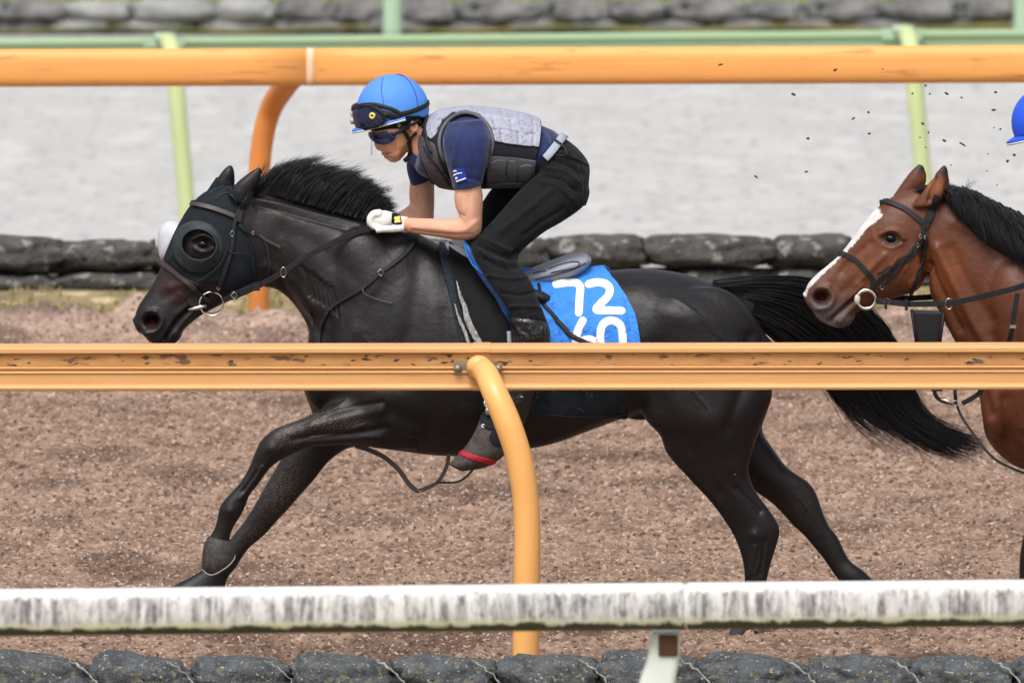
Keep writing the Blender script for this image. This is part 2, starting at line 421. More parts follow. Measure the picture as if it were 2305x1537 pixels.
def white_rail_mat():
    m = mat('white_rail', srgb(222,222,220), .45, .4)
    t = m.node_tree; N = t.nodes; L = t.links; b = N['Principled BSDF']
    tc = N.new('ShaderNodeTexCoord')
    at = N.new('ShaderNodeAttribute'); at.attribute_name = 'band'       # height round the pipe: -1 underside, 1 top
    def nz(sc, st, det=4):
        mp = N.new('ShaderNodeMapping'); mp.inputs['Scale'].default_value = st; L.new(tc.outputs['Object'], mp.inputs[0])
        n = N.new('ShaderNodeTexNoise'); n.inputs['Scale'].default_value = sc; n.inputs['Detail'].default_value = det; n.inputs['Roughness'].default_value = .65; L.new(mp.outputs[0], n.inputs['Vector']); return n.outputs['Fac']
    def mr(x, a, b_, c=0, d=1):
        r = N.new('ShaderNodeMapRange'); r.interpolation_type = 'SMOOTHSTEP'
        for k, v in zip(('From Min', 'From Max', 'To Min', 'To Max'), (a, b_, c, d)): r.inputs[k].default_value = v
        L.new(x, r.inputs['Value']); return r.outputs[0]
    def mul(a, c):
        r = N.new('ShaderNodeMath'); r.operation = 'MULTIPLY'; L.new(a, r.inputs[0])
        L.new(c, r.inputs[1]) if not isinstance(c, float) else setattr(r.inputs[1], 'default_value', c); return r.outputs[0]
    def add(a, c, op='ADD'):
        r = N.new('ShaderNodeMath'); r.operation = op; L.new(a, r.inputs[0]); L.new(c, r.inputs[1]); return r.outputs[0]
    def mix(f, a, c):
        x = N.new('ShaderNodeMix'); x.data_type = 'RGBA'; L.new(f, x.inputs['Factor'])
        L.new(a, x.inputs['A']) if not isinstance(a, tuple) else setattr(x.inputs['A'], 'default_value', a); x.inputs['B'].default_value = c; return x.outputs['Result']
    streak = nz(38, (1, .1, .13)); big = nz(6, (1, .1, .3)); fine = nz(60, (1, .3, .5))
    edge = add(at.outputs['Fac'], mul(mr(streak, .3, .7, -.2, .2), 1.0))      # ragged upper edge of the stain
    zone = mul(mr(edge, .86, .66), mr(at.outputs['Fac'], -.80, -.35, .10, 1))
    amt = mul(mul(mr(streak, .34, .66), mr(big, .36, .56, .15, 1)), zone)
    grime = add(amt, mul(mul(mr(fine, .5, .62), zone), .35))
    c = mix(grime, srgb(218,218,216), srgb(112,108,112))
    yel = mul(mr(at.outputs['Fac'], -.30, -.60), mr(nz(9, (1, .2, 1)), .3, .6, .3, .7))
    c = mix(yel, c, srgb(205,205,160))
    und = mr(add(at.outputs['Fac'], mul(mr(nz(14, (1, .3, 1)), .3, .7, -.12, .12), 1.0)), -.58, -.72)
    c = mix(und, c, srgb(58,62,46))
    L.new(c, b.inputs['Base Color']); return m
M['white_rail'] = white_rail_mat()
M['grass'] = mat('grass', srgb(88,98,52), .9, .1, var=(3,.8,srgb(140,125,80)))
M['verge'] = mat('verge', srgb(160,140,106), .95, .1, var=(2.2,.8,srgb(112,106,82)), spots=(4,.56,srgb(196,178,144)), bump=(20,.8,.05))
M['ground'] = mat('ground', srgb(120,112,100), .95, .1, var=(2,.6,srgb(96,104,70)))
M['grey_sand'] = mat('grey_sand', srgb(180,179,177), .95, .1, var=(2.2,.8,srgb(168,167,166)), spots=(15,.59,srgb(142,141,141)), spots2=(4,.57,srgb(184,183,181)), stretch=(.8,.38,1), bump=(40,.6,.02))
def dirt_mat():
    m = mat('dirt', srgb(150,122,106), .95, .1, attr='tone', var=(22,.55,srgb(112,86,74)), spots=(66,.59,srgb(184,164,148)), spots2=(48,.58,srgb(78,62,53)), bump=(60,1,.012), bump2=(150,.5,.005), stretch=(1,.30,1))
    return m
M['dirt'] = dirt_mat()
# ================================================================ ground
def grid(name, x0, x1, y0, y1, z, m, nx=2, ny=2, kind='structure'):
    xs = np.linspace(x0, x1, nx); ys = np.linspace(y0, y1, ny); X, Y = np.meshgrid(xs, ys)
    Z = z(X, Y) if callable(z) else np.full_like(X, z)
    V = np.stack([X, Y, Z], -1).reshape(-1, 3); i = np.arange((ny-1)*nx).reshape(ny-1, nx)[:, :-1].ravel()
    F = np.stack([i, i+1, i+nx+1, i+nx], -1)
    o = ob(name, V, F, m); o['kind'] = kind; return o
grid('ground', -500, 500, -40, 1500, -1.35, M['ground'], 3, 3)
DY0, DY1, DX = 79.35, 96.45, 4.4
nx, ny = 1150, 1000
xs = np.linspace(-DX, DX, nx); ys = np.linspace(DY0, DY1, ny); X, Yg = np.meshgrid(xs, ys)
dx_, dy_ = xs[1]-xs[0], ys[1]-ys[0]
n1 = fftnoise(nx, ny, dx_, dy_, .07, 1, 1.0, .25); n2 = fftnoise(nx, ny, dx_, dy_, .13, 2, 1.0, .36); n3 = fftnoise(nx, ny, dx_, dy_, .35, 3, 1.3, .5)
n4 = fftnoise(nx, ny, dx_, dy_, .9, 4, 1.3, .5); n5 = fftnoise(nx, ny, dx_, dy_, .05, 5, 1.0, .5)
h = .0017*n1 + .0040*np.abs(n2) - .004 + .0030*n3 + .007*n4 + .0010*n5
h += .006*np.clip(n2-1.4, 0, 1.5)                       # loose clods
far = np.clip((Yg-94.6)/1.2, 0, 1); h += far*(.020*np.abs(n3)+.012*far)     # berm of loose dirt at the inner rail
V = np.stack([X, Yg, h], -1).reshape(-1, 3); i = np.arange((ny-1)*nx).reshape(ny-1, nx)[:, :-1].ravel()
F = np.stack([i, i+1, i+nx+1, i+nx], -1)
t = np.clip(.52+.10*n3+.15*n2+.13*n1+.10*n5, 0, 1).reshape(-1, 1); f2 = far.reshape(-1, 1)
cA = np.array(srgb(104,82,67)[:3]); cB = np.array(srgb(172,146,127)[:3]); cC = np.array(srgb(196,172,158)[:3])
tone = cA*(1-t)+cB*t; tone = tone*(1-f2*.6)+cC*f2*.6
dk = np.clip((n4.reshape(-1, 1)-.5), 0, 1)*.45; tone = tone*(1-dk)
o = ob('dirt_track', V, F, M['dirt'], attrs={'tone': tone}); o['kind'] = 'structure'
def side_tone(o):
    at = o.data.color_attributes.new('tone', 'FLOAT_COLOR', 'POINT')
    at.data.foreach_set('color', np.tile(np.r_[(cA+cB)/2, 1], len(o.data.vertices)).astype(np.float32))
zz = lambda X_, Y_: -.01+.012*np.sin(X_*7+Y_*3)*np.cos(X_*2.3-Y_*5)
side_tone(grid('dirt_track_outer', -70, -DX+.05, DY0, DY1, zz, M['dirt'], 300, 60))
side_tone(grid('dirt_track_outer', DX-.05, 70, DY0, DY1, zz, M['dirt'], 300, 60))
grid('front_verge', -70, 70, 40, DY0+.02, -.03, M['verge'], 60, 40)
# verge between the dirt and the sunken grey track
def vz(X_, Y_):
    return .016*np.sin(X_*1.7+1)*np.sin(Y_*3)+.007*np.sin(X_*6+Y_*9)-.012
grid('verge', -70, 70, DY1-.05, 98.9, vz, M['verge'], 700, 40)
grid('embankment', -70, 70, 98.85, 106, lambda a, b: .03-1.08*np.clip((b-98.85)/5, 0, 1), M['verge'], 20, 20)
ng = fftnoise(500, 300, .03, .1, .3, 11, 1.5, .4)
def gz(X_, Y_):
    if X_.shape == ng.shape: return -1.0+0*ng
    return np.full_like(X_, -1.0)
grid('grey_sand_track', -7.5, 7.5, 104, 130.6, gz, M['grey_sand'], 500, 300)
grid('grey_sand_track_outer', -90, -7.45, 104, 130.6, -1.004, M['grey_sand'], 4, 4)
grid('grey_sand_track_outer', 7.45, 90, 104, 130.6, -1.004, M['grey_sand'], 4, 4)
grid('grass_bank', -90, 90, 130.5, 170, lambda a, b: -1.0+.03+.16*np.clip((b-130.5)/1.0, 0, 1)+.02*(b-131)*(b > 131)+.03*np.sin(a*5)*np.sin(b*4), M['grass'], 900, 60)
# grass tufts: verge
def tufts(name, n, xr, yr, zf, hgt, m, seed, wid=.006, cl=1):
    r = np.random.default_rng(seed); cx = r.uniform(*xr, n//12+1); cy = r.uniform(*yr, n//12+1)
    idx = r.integers(0, len(cx), n); bx = cx[idx]+r.normal(0, .07, n); by = cy[idx]+r.normal(0, .05, n)
    H = r.uniform(.4, 1, n)*hgt; a = r.uniform(0, 6.28, n); ln = r.normal(0, .5, (n, 2))*H[:, None]
    z0 = zf(bx, by)
    V = np.zeros((n, 5, 3)); cwx, cwy = np.cos(a)*wid, np.sin(a)*wid
    V[:, 0] = np.stack([bx-cwx, by-cwy, z0], 1); V[:, 1] = np.stack([bx+cwx, by+cwy, z0], 1)
    V[:, 2] = np.stack([bx-cwx*.7+ln[:, 0]*.35, by-cwy*.7+ln[:, 1]*.35, z0+H*.6], 1); V[:, 3] = np.stack([bx+cwx*.7+ln[:, 0]*.35, by+cwy*.7+ln[:, 1]*.35, z0+H*.6], 1)
    V[:, 4] = np.stack([bx+ln[:, 0], by+ln[:, 1], z0+H], 1)
    b = np.arange(n)[:, None]*5
    F = np.vstack([b+[0, 1, 3], b+[0, 3, 2], b+[2, 3, 4]])
    o = ob(name, V.reshape(-1, 3), F, m); o['kind'] = 'stuff'; return o
M['blade'] = mat('blade', srgb(112,112,72), .8, .2, var=(1.5,.9,srgb(178,158,116)))
M['blade2'] = mat('blade_green', srgb(120,150,62), .8, .2, var=(2,.9,srgb(150,160,90)))
o = tufts('verge_grass', 5000, (-5, 5), (96.5, 97.9), vz, .032, M['blade'], 3); tag(o, 'short dry grass and weeds between dirt and middle stone wall', 'grass')
o = tufts('bank_grass', 9000, (-6, 6), (130.9, 131.8), lambda a, b: -.86+0*a, .07, M['blade2'], 4, .01); tag(o, 'green grass behind the stone wall at the top', 'grass')
# ================================================================ stones (hardened cement bags)
def bag_mesh(seed, nu=32, nv=22, amp=.17):
    V = []; off = Vector((seed*3.7, seed*1.3, 0))
    for i in range(1, nv):
        ph = math.pi*i/nv
        for j in range(nu):
            t_ = 2*math.pi*j/nu
            sp = lambda v, e: math.copysign(abs(v)**e, v)
            x = sp(math.cos(ph), .62); r_ = abs(math.sin(ph))**.62
            p = Vector((x, r_*sp(math.cos(t_), .75), r_*sp(math.sin(t_), .75)))
            n = mnoise.fractal(p*1.4+off, .6, 2, 4)
            n2_ = mnoise.fractal(p*5+off, .7, 2, 3)
            p *= 1+amp*n+.05*n2_
            V.append(p/2)
    return np.array([tuple(v) for v in V]), tube_faces(nv-1, nu)
BAGS = [bag_mesh(s) for s in range(9)]
ORD = ['first', 'second', 'third', 'fourth', 'fifth', 'sixth', 'seventh', 'eighth', 'ninth', 'tenth', 'eleventh', 'twelfth', 'thirteenth', 'fourteenth', 'fifteenth', 'sixteenth', 'seventeenth', 'eighteenth', 'nineteenth', 'twentieth', 'twenty-first', 'twenty-second', 'twenty-third', 'twenty-fourth', 'twenty-fifth', 'twenty-sixth', 'twenty-seventh', 'twenty-eighth', 'twenty-ninth', 'thirtieth', 'thirty-first', 'thirty-second', 'thirty-third', 'thirty-fourth', 'thirty-fifth']
def course(x0, x1, Yl, Yr, zc, ln, ht, dp, m, group, lab, seed, vary=.15, rot=0, mats=None, gap=.97):
    """row of bags between photo columns x0..x1; only those in view get an ordinal"""
    r = random.Random(seed); x = x0; k = 0; res = []; oc = {}
    while x < x1:
        f = (x-x0)/(x1-x0); L = ln*(1+r.uniform(-vary, vary)); Y = Yl+(Yr-Yl)*f+r.uniform(-.02, .02)
        V, F = BAGS[r.randrange(9)]
        s = np.array([L*1.04, dp*(1+r.uniform(-.1, .1)), ht*(1+r.uniform(-.10, .10))]); W = V*s*[r.choice([-1, 1]), 1, 1]
        if rot: a = rot+r.uniform(-.05, .05); W = W@np.array([[math.cos(a), 0, math.sin(a)], [0, 1, 0], [-math.sin(a), 0, math.cos(a)]])
        W += [x+L/2, Y, zc+r.uniform(-.006, .006)]
        px = proj(np.array([x+L/2, Y, zc]))[0]
        mm = mats(px) if mats else m
        o = ob('stone', W, F, mm)
        vis = -0.35*L*500 < px < 2305+.35*L*500
        if vis: k += 1; tag(o, lab.replace('#', ORD[k-1]), 'stone', group)
        else:
            e_ = 'left' if px < 1000 else 'right'; oc[e_] = oc.get(e_, 0)+1; tag(o, 'stone outside the '+e_+' picture edge, '+ORD[oc[e_]-1]+' placed, '+(lab.split(' in the ')[1] if ' in the ' in lab else 'front row'), 'stone', group)
        x += L*gap; res.append((o, px, L))
    return res
# middle wall, two courses in front of the sunken track
def wx(px, Y): return P(px, 600, Y)[0]
zt = lambda py, Y: P(0, py, Y)[2]
for yy in ((612, 657, 'lower', .43, 21), (545, 612, 'upper', .46, 22)):
    zb, ztp = zt(yy[1]+(6 if yy[2] == 'lower' else 3), 97.95), zt(yy[0]-(4 if yy[2] == 'lower' else 8), 97.95)
    course(wx(-420+(130 if yy[2] == 'lower' else 0), 97.95), wx(2700, 98.4), 98.05, 98.5, (zb+ztp)/2-.012, yy[3], (ztp-zb)*.98, .32, M['stone_mid'],
           'grey stones of the middle wall', '# stone from the left in the '+yy[2]+' row of the middle wall', yy[4], .2)
grid('wall_footing', -7, 7, 98.1, 98.6, .02, M['stone_mid'], 3, 3)
# back wall at the top edge
pale = lambda px: M['stone_back_pale'] if 180 < px < 560 else M['stone_back']
for a, b, nm, sd_ in ((46, 84, 'lower', 31), (6, 46, 'upper', 32)):
    Yb = 130.7; zb, ztp = zt(b+2, Yb), zt(a-3, Yb)
    course(P(-400+(70 if nm == 'lower' else 0), 40, Yb)[0], P(2700, 40, Yb)[0], Yb, Yb+.1, (zb+ztp)/2, .40 if nm == 'upper' else .42, (ztp-zb)*1.15, .35, M['stone_back'],
           'grey stones of the back wall', '# stone from the left in the '+nm+' row of the back wall', sd_, .25, mats=pale)
# front row: overlapping, leaning
fr = course(P(-500, 1500, 79.1)[0], P(2800, 1500, 79.1)[0], 79.12, 79.12, .072, .352, .165, .34, M['stone_front'], 'dark stones along the bottom edge',
            '# dark speckled stone from the left along the bottom edge', 41, .04, rot=-.09, gap=1.0)
for o, px, L in fr:
    x = o.location.x+L*.40; pts = catmull([(x-.055, 79.0, .150), (x-.01, 78.97, .125), (x+.035, 78.955, .085), (x+.05, 78.95, .04)], 5)
    j = np.array([[0, 0, 0.004*math.sin(i_*2.3+px)] for i_ in range(len(pts))])
    jj = np.array([[.004*math.sin(i_*1.7+px*.1), 0, 0] for i_ in range(len(pts))]); V, F = tube(pts+j+jj+[.012*math.sin(px), 0, 0], np.interp(np.arange(len(pts)), [0, 4, 8, 11, 15], [.001, .006, .003, .005, .001])*(.45+.5*abs(math.sin(px))), 6)
    ob('mortar_seam', V, F, M['seam'], o)
# ================================================================ fences
def extrude(prof, Ya, Yb, xa, xb, zoff, n=24, attr=False):
    """profile (y,z) swept from xa to xb; rail runs from distance Ya to Yb"""
    prof = np.array(prof, float); xs_ = np.linspace(xa, xb, n); V = []
    for x in xs_:
        f = (x-xa)/(xb-xa); Y = Ya+(Yb-Ya)*f
        V.append(np.c_[np.full(len(prof), x), prof[:, 0]+Y, prof[:, 1]+zoff])
    return np.concatenate(V), tube_faces(n, len(prof))
def rail_line(pyl, pyr, z):
    """distances at photo left and right edge for a level rail of height z, and extension"""
    Yl, Yr = Yat(pyl, z), Yat(pyr, z); xl = P(0, pyl, Yl)[0]; xr = P(2305, pyr, Yr)[0]
    k = (Yr-Yl)/(xr-xl); return lambda x: Yl+k*(x-xl)
HR = 1.16
# --- near orange rail (seen from behind: C-profile with grooves)
z = HR; f = rail_line(778, 775, z)
H = .155; prof = [(.10, 0), (.02, -.001), (-.012, -.004), (-.022, -.012), (-.022, -.024), (-.012, -.028), (-.004, -.030), (-.004, -.072), (-.012, -.076), (-.012, -.080), (-.002, -.082), (-.002, -.088), (-.014, -.090), (-.016, -.094), (-.010, -.098), (-.010, -.134), (-.020, -.138), (-.026, -.146), (-.024, -.153), (-.010, -.157), (.08, -.157), (.12, -.13), (.135, -.078), (.12, -.02)]
fz = thing('rail_fence', (0, f(0), 0), 'near orange running rail with a grooved stained back, passing in front of the black horse', 'fence')
xj = P(1085, 780, f(0))[0]
for xa, xb in ((-9, xj-.004), (xj+.004, 9)):
    V, F = extrude([(a, b) for a, b in prof], f(xa), f(xb), xa, xb, z, 40)
    r_ = ob('rail', V, F, M['near_rail'], fz, smooth=False)
    rf = [(-.0065, -.0315), (-.0065, -.0705), (-.003, -.0705), (-.003, -.0315)]
    V, F = extrude(rf, f(xa), f(xb), xa, xb, z, 4); ob('stained_face', V, F, M['rail_face'], r_, smooth=False)
V, F = extrude([(a*1.03-.003, b*1.02+.002) for a, b in prof], f(xj-.02), f(xj+.02), xj-.03, xj+.03, z, 3); ob('rail_sleeve', V, F, M['near_rail'], fz, smooth=False)
def near_post(dx):
    pts = [(1072, 826, 79.93), (1092, 838, 79.72), (1112, 880, 79.62), (1142, 950, 79.58), (1168, 1030, 79.57), (1183, 1120, 79.57), (1187, 1220, 79.57), (1184, 1400, 79.57), (1182, 1580, 79.57)]
    p = np.array([P(*q) for q in pts]); c = catmull(p, 8); c[:, 0] += dx
    rr = np.interp(np.arange(len(c)), [0, 8, 24, 40, len(c)-1], np.array([25, 27, 31, 30, 30])/650*1.0*.98)
    V, F = tube(c, rr, 28); ob('post', V, F, M['near_post'], fz)
    V, F = ell(1078, 824, 27, 24, 22, 0, -2.07); V = V+[dx, 0, 0]; ob('post_cap', V, F, M['near_post'], fz)
    q = P(1062, 828, 79.93)+[dx, 0, 0]; mb = MB(); mb.add(*box(q+np.array([.012, 0, 0]), .15, .012, .048)); V, F = mb.get(); br = ob('bracket', V, F, M['steel'], fz, smooth=False)
    for bx_ in (1030, 1122):
        q = P(bx_, 829, 79.91)+[dx, 0, 0]; V, F = tube([q+[0, .012, 0], q+[0, -.006, 0], q+[0, -.012, 0]], [.014, .013, .006], 12); ob('bolt', V, F, M['steel'], br)
for d in (0, -4.1, 4.1): near_post(d)
# --- far orange rail
z = HR; f = rail_line(112, 103, z); ff = f
fo = thing('rail_fence', (0, f(0), 0), 'far orange running rail across the top, in front of the grey sand track', 'fence')
R_ = .0775; prof = [(R_*.8*math.copysign(abs(math.cos(a))**.55, math.cos(a)), R_*math.copysign(abs(math.sin(a))**.55, math.sin(a))-R_) for a in np.linspace(0, 2*math.pi, 28, endpoint=False)]
xj = P(699, 150, f(0))[0]
for xa, xb in ((-9, xj), (xj, 9)):
    V, F = extrude(prof, f(xa), f(xb), xa, xb, z, 30); ob('rail', V, F, M['far_rail'], fo)
V, F = extrude([(a*1.02, (b+R_)*1.015-R_) for a, b in prof], f(xj), f(xj), xj-.016, xj+.016, z, 3); ob('rail_joint', V, F, M['pale_joint'], fo)
def far_post(dx):
    pts = [(662, 168, 96.15), (640, 196, 96.35), (612, 240, 96.5), (594, 300, 96.55), (584, 380, 96.57), (582, 480, 96.57), (582, 740, 96.57), (582, 790, 96.57)]
    c = catmull(np.array([P(*q) for q in pts]), 8); c[:, 0] += dx
    V, F = tube(c, np.interp(np.arange(len(c)), [0, 20, 50], [.052, .046, .0435]), 24); ob('post', V, F, M['far_post'], fo)
for d in (0, -4.1, 4.1): far_post(d)
# --- green rail beyond the middle stones
z = HR-1.0; f = rail_line(89, 68, z)
gr = thing('rail_fence', (0, f(0), -1), 'pale green running rail just above the far orange rail, on slanted posts', 'fence')
prof = [(.08, 0), (0, 0), (-.022, -.006), (-.026, -.02), (-.018, -.032), (-.004, -.036), (-.004, -.075), (-.014, -.08), (-.014, -.14), (-.02, -.155), (.08, -.155), (.11, -.08)]
for xa, xb in ((-12, 0), (0, 12)):
    V, F = extrude(prof, f(xa), f(xb), xa, xb, z, 20); ob('rail', V, F, M['green_rail'], gr, smooth=False)
def green_post(px0, off):
    Yp = f(P(px0, 100, 112)[0])-.35
    pts = [(-8, 92, .3), (0, 104, .12), (8, 150, .03), (16, 240, 0), (27, 360, 0), (38, 490, 0), (43, 640, 0), (44, 720, 0)]
    c = catmull(np.array([P(px0+a, b+off, Yp+d) for a, b, d in pts]), 6)
    V, F = tube(c, np.interp(np.arange(len(c)), [0, 10, 40], [.042, .044, .040]), 16); ob('post', V, F, M['green_post'], gr)
    q = P(px0-16, 94+off, Yp+.32); V, F = box(q, .2, .02, .05); ob('bracket', V, F, M['green_post2'], gr, smooth=False)
    q = P(px0-12, 84+off, Yp+.3); V, F = tube([q+[-.05, 0, 0], q+[.05, 0, 0]], .022, 10); ob('joint_cap', V, F, M['green_post2'], gr)
green_post(384, 0); green_post(2046, -17)
# --- distant green fence: only its posts drop into view
g2 = thing('rail_fence', (0, 129.6, -1), 'farthest pale green fence at the very top, two posts in front of the back stones', 'fence')
def g2_post(px, dx=0):
    Yp = 129.4; a = P(px-4, -330, Yp); b = P(px, -80, Yp); c = P(px, 60, Yp); d = P(px, 104, Yp)
    V, F = tube(np.array([a, b, c, d]), .052, 16); V = V+[dx, 0, 0]; ob('post', V, F, M['green_post2'], g2)
g2_post(883); g2_post(2303)
V, F = extrude([(a, b) for a, b in [(.04, 0), (-.03, 0), (-.04, -.03), (-.02, -.04), (-.02, -.12), (.04, -.14)]], 129.5, 129.5, -10, 10, P(883, -320, 129.4)[2], 8); ob('rail', V, F, M['green_rail'], g2, smooth=False)
# --- white rail nearest the camera
z = HR; f = rail_line(1326, 1304, z)
wf = thing('rail_fence', (0, f(0), 0), 'white plastic running rail with grey mould streaks, nearest the camera', 'fence')
R1, R2 = .050, .0715
th = np.linspace(0, 2*math.pi, 36, endpoint=False); prof = [(R1*math.copysign(abs(math.cos(a))**.72, math.cos(a)), R2*math.copysign(abs(math.sin(a))**.72, math.sin(a))-R2) for a in th]; xj = P(1543, 1360, f(.5))[0]
for xa, xb, e in ((-9, xj-.002, 1), (xj+.002, 9, -1)):
    xs_ = np.unique(np.r_[np.linspace(xa, xb, 40), [xj-e*.002-e*q_ for q_ in (0, .003, .006, .009, .013)]])
    V = []; B = []
    for x in xs_:
        d = abs(x-xj); sc = 1-(.10*max(0, 1-d/.012) if d < .012 else 0); sc += .006*math.sin(x*3.1)
        V.append(np.c_[np.full(36, x), R1*np.sign(np.cos(th))*np.abs(np.cos(th))**.72*sc+f(x), R2*np.sign(np.sin(th))*np.abs(np.sin(th))**.72*sc-R2+z]); B.append(np.sign(np.sin(th))*np.abs(np.sin(th))**.72)
    # ease the ends in for a rounded joint
    V = np.concatenate(V); Fq = tube_faces(len(xs_), 36)
    o = ob('rail', V, Fq, M['white_rail'], wf, attrs={'band': np.concatenate(B)}); 
    bev = []
V, F = extrude([(a*.93, (b+R2)*.93-R2) for a, b in prof], f(xj), f(xj), xj-.05, xj+.05, z, 3); ob('rail_sleeve', V, F, M['white_post'], wf)
# post: moulded, tapering, with a slot
def white_post(dx, slot=True):
    st = [(1467, 1420, 1532, 1420, 26), (1462, 1450, 1531, 1450, 26), (1453, 1490, 1528, 1490, 27), (1437, 1537, 1520, 1537, 28), (1415, 1620, 1512, 1620, 30), (1390, 1800, 1505, 1800, 32), (1385, 2180, 1505, 2180, 34)]
    Yw = f(1.0)
    V, F = loft([s+(0, 5, 0) for s in st], Yc=Yw, k=4, n=24, rnd=False); V = V+[dx, 0, 0]
    ob('post', V, F, M['white_post'], wf)
    V, F = box(P(1504, 1452, Yw-.046)+[dx, 0, 0], .060, .012, .066); import bmesh
    me = bpy.data.meshes.new('t'); me.from_pydata([tuple(v) for v in V], [], F); bm = bmesh.new(); bm.from_mesh(me); bmesh.ops.bevel(bm, geom=bm.edges[:], offset=.005, segments=2, affect='EDGES', profile=.5)
    V = np.array([tuple(v.co) for v in bm.verts]); F = [tuple(v.index for v in fc.verts) for fc in bm.faces]; bm.free(); bpy.data.meshes.remove(me)
    ob('post_slot', V, F, M['dark_hole'], wf)
for d in (0, -4.2, 4.2): white_post(d)
# ================================================================ black horse
M['coat'] = mat('black_coat', (0,0,0,1), .45, .32, attr='Col', var=(6,.35,srgb(38,27,27)), spots=(230,.52,srgb(92,80,70),'dust'), bump=(11,.30,.02), bump2=(240,.2,.003), stretch=(1,1,1))
M['coat_bay'] = mat('bay_coat', (0,0,0,1), .42, .26, attr='Col', var=(38,.28,srgb(60,32,22)), bump=(12,.32,.02), bump2=(220,.3,.003))
M['hair'] = mat('black_hair', srgb(19,18,22), .52, .4)
M['leather'] = mat('black_leather', srgb(27,27,31), .6, .25, var=(60,.5,srgb(46,45,49)), bump=(200,.1,.002))
M['leather_brown'] = mat('brown_leather', srgb(56,46,44), .45, .5, var=(60,.5,srgb(50,42,42)))
M['bright_steel'] = mat('steel', srgb(215,212,205), .2, .5, metal=1)
M['dull_steel'] = mat('buckle_steel', srgb(150,148,146), .35, .5, metal=.9)
M['eye'] = mat('eye', srgb(10,7,7), .14, .22)
M['hood'] = mat('hood', srgb(18,25,31), .8, .25, var=(30,.4,srgb(25,33,40)), bump=(150,.2,.003))
M['cup'] = mat('cup', srgb(28,36,42), .6, .35, var=(40,.6,srgb(50,56,58)), bump=(60,.2,.004))
M['cup_white'] = mat('cup_white', srgb(196,196,206), .45, .5, var=(40,.3,srgb(150,150,160)))
M['hoof'] = mat('hoof', srgb(50,50,54), .6, .3, bump=(40,.3,.004))
M['boot_rubber'] = mat('bell_boot', srgb(36,35,36), .6, .4, var=(60,.5,srgb(88,80,72)), bump=(80,.2,.003))
M['rim'] = mat('rim', srgb(150,150,144), .4, .5)
TORSO = [(760,560,690,900,60), (830,520,722,965,105), (900,515,805,1000,132), (960,535,900,1015,148), (1060,585,1000,1026,162), (1160,612,1110,1021,172), (1260,618,1235,1001,172),
         (1340,612,1330,968,166), (1410,605,1420,937,160), (1480,606,1500,930,160), (1560,621,1580,930,148), (1632,652,1660,920,118), (1692,704,1715,885,80), (1726,756,1736,850,40)]
NECK = [(530,452,548,610,42), (560,440,575,640,50), (604,434,622,652,52), (662,452,664,690,58), (732,472,694,742,68), (802,490,706,800,80), (872,502,702,880,94), (945,524,770,960,104)]
HEAD = [(303,714,321,752,24), (311,689,345,774,33), (333,656,392,775,36), (349,628,413,744,33), (364,598,450,712,35), (382,553,490,690,44), (402,510,530,668,56), (432,462,565,648,62), (471,430,578,622,56), (523,421,588,565,48), (560,432,600,545,44)]
EARN = ([(516,432,556,462,17), (536,408,570,434,16), (562,388,584,408,11), (582,376,590,384,4)], -.065)
EARF = ([(466,434,528,430,15), (488,402,529,404,14), (503,382,528,388,11), (515,372,525,376,4)], .07)
FN = [(905,820,935,1012,62), (820,882,865,1010,48), (765,903,800,1000,38), (717,923,740,1003,32), (660,947,695,1008,28), (617,965,656,1023,29), (588,990,634,1034,27), (576,1013,612,1050,22), (563,1045,597,1068,16), (549,1073,580,1092,15),
      (530,1098,563,1112,15), (507,1122,552,1140,20), (494,1142,541,1162,21), (489,1166,528,1182,17), (482,1190,518,1206,16), (470,1210,520,1222,18), (462,1228,526,1238,23), (459,1272,524,1256,26), (474,1290,500,1286,18)]
FF_ = [(800,880,880,1000,60), (730,930,830,1006,50), (690,965,786,1008,42), (652,1008,742,1037,34), (629,1038,705,1082,30), (609,1073,671,1120,28), (590,1106,646,1149,27), (571,1140,622,1174,24), (555,1165,600,1199,20), (541,1184,580,1217,17), (517,1214,562,1232,16),
      (494,1243,545,1254,18), (478,1262,531,1277,20), (456,1281,512,1302,18), (426,1299,504,1334,22), (388,1319,498,1364,28), (374,1338,494,1392,30)]
HN = [(1400,690,1700,720,110), (1430,860,1738,868,100), (1448,938,1727,930,88), (1484,978,1711,968,72), (1502,1022,1695,1010,58), (1551,1077,1686,1062,44), (1601,1131,1702,1106,34), (1636,1179,1735,1152,27), (1655,1213,1755,1188,25), (1667,1245,1749,1224,22), (1674,1276,1737,1262,20),
      (1676,1310,1726,1308,18), (1677,1345,1724,1345,18), (1672,1374,1727,1376,21), (1660,1392,1712,1398,18), (1646,1410,1697,1408,24), (1634,1437,1692,1430,27)]
HF = [(1500,800,1720,800,90), (1560,900,1728,900,80), (1600,990,1716,964,60), (1640,1052,1734,1000,46), (1690,1098,1772,1051,36), (1742,1136,1815,1081,28), (1783,1180,1836,1107,24), (1809,1204,1853,1154,21), (1833,1232,1868,1186,18), (1852,1255,1886,1208,17), (1872,1284,1911,1258,17),
      (1886,1303,1944,1284,21), (1904,1326,1962,1302,19), (1925,1345,1975,1318,20), (1935,1368,1998,1340,24)]
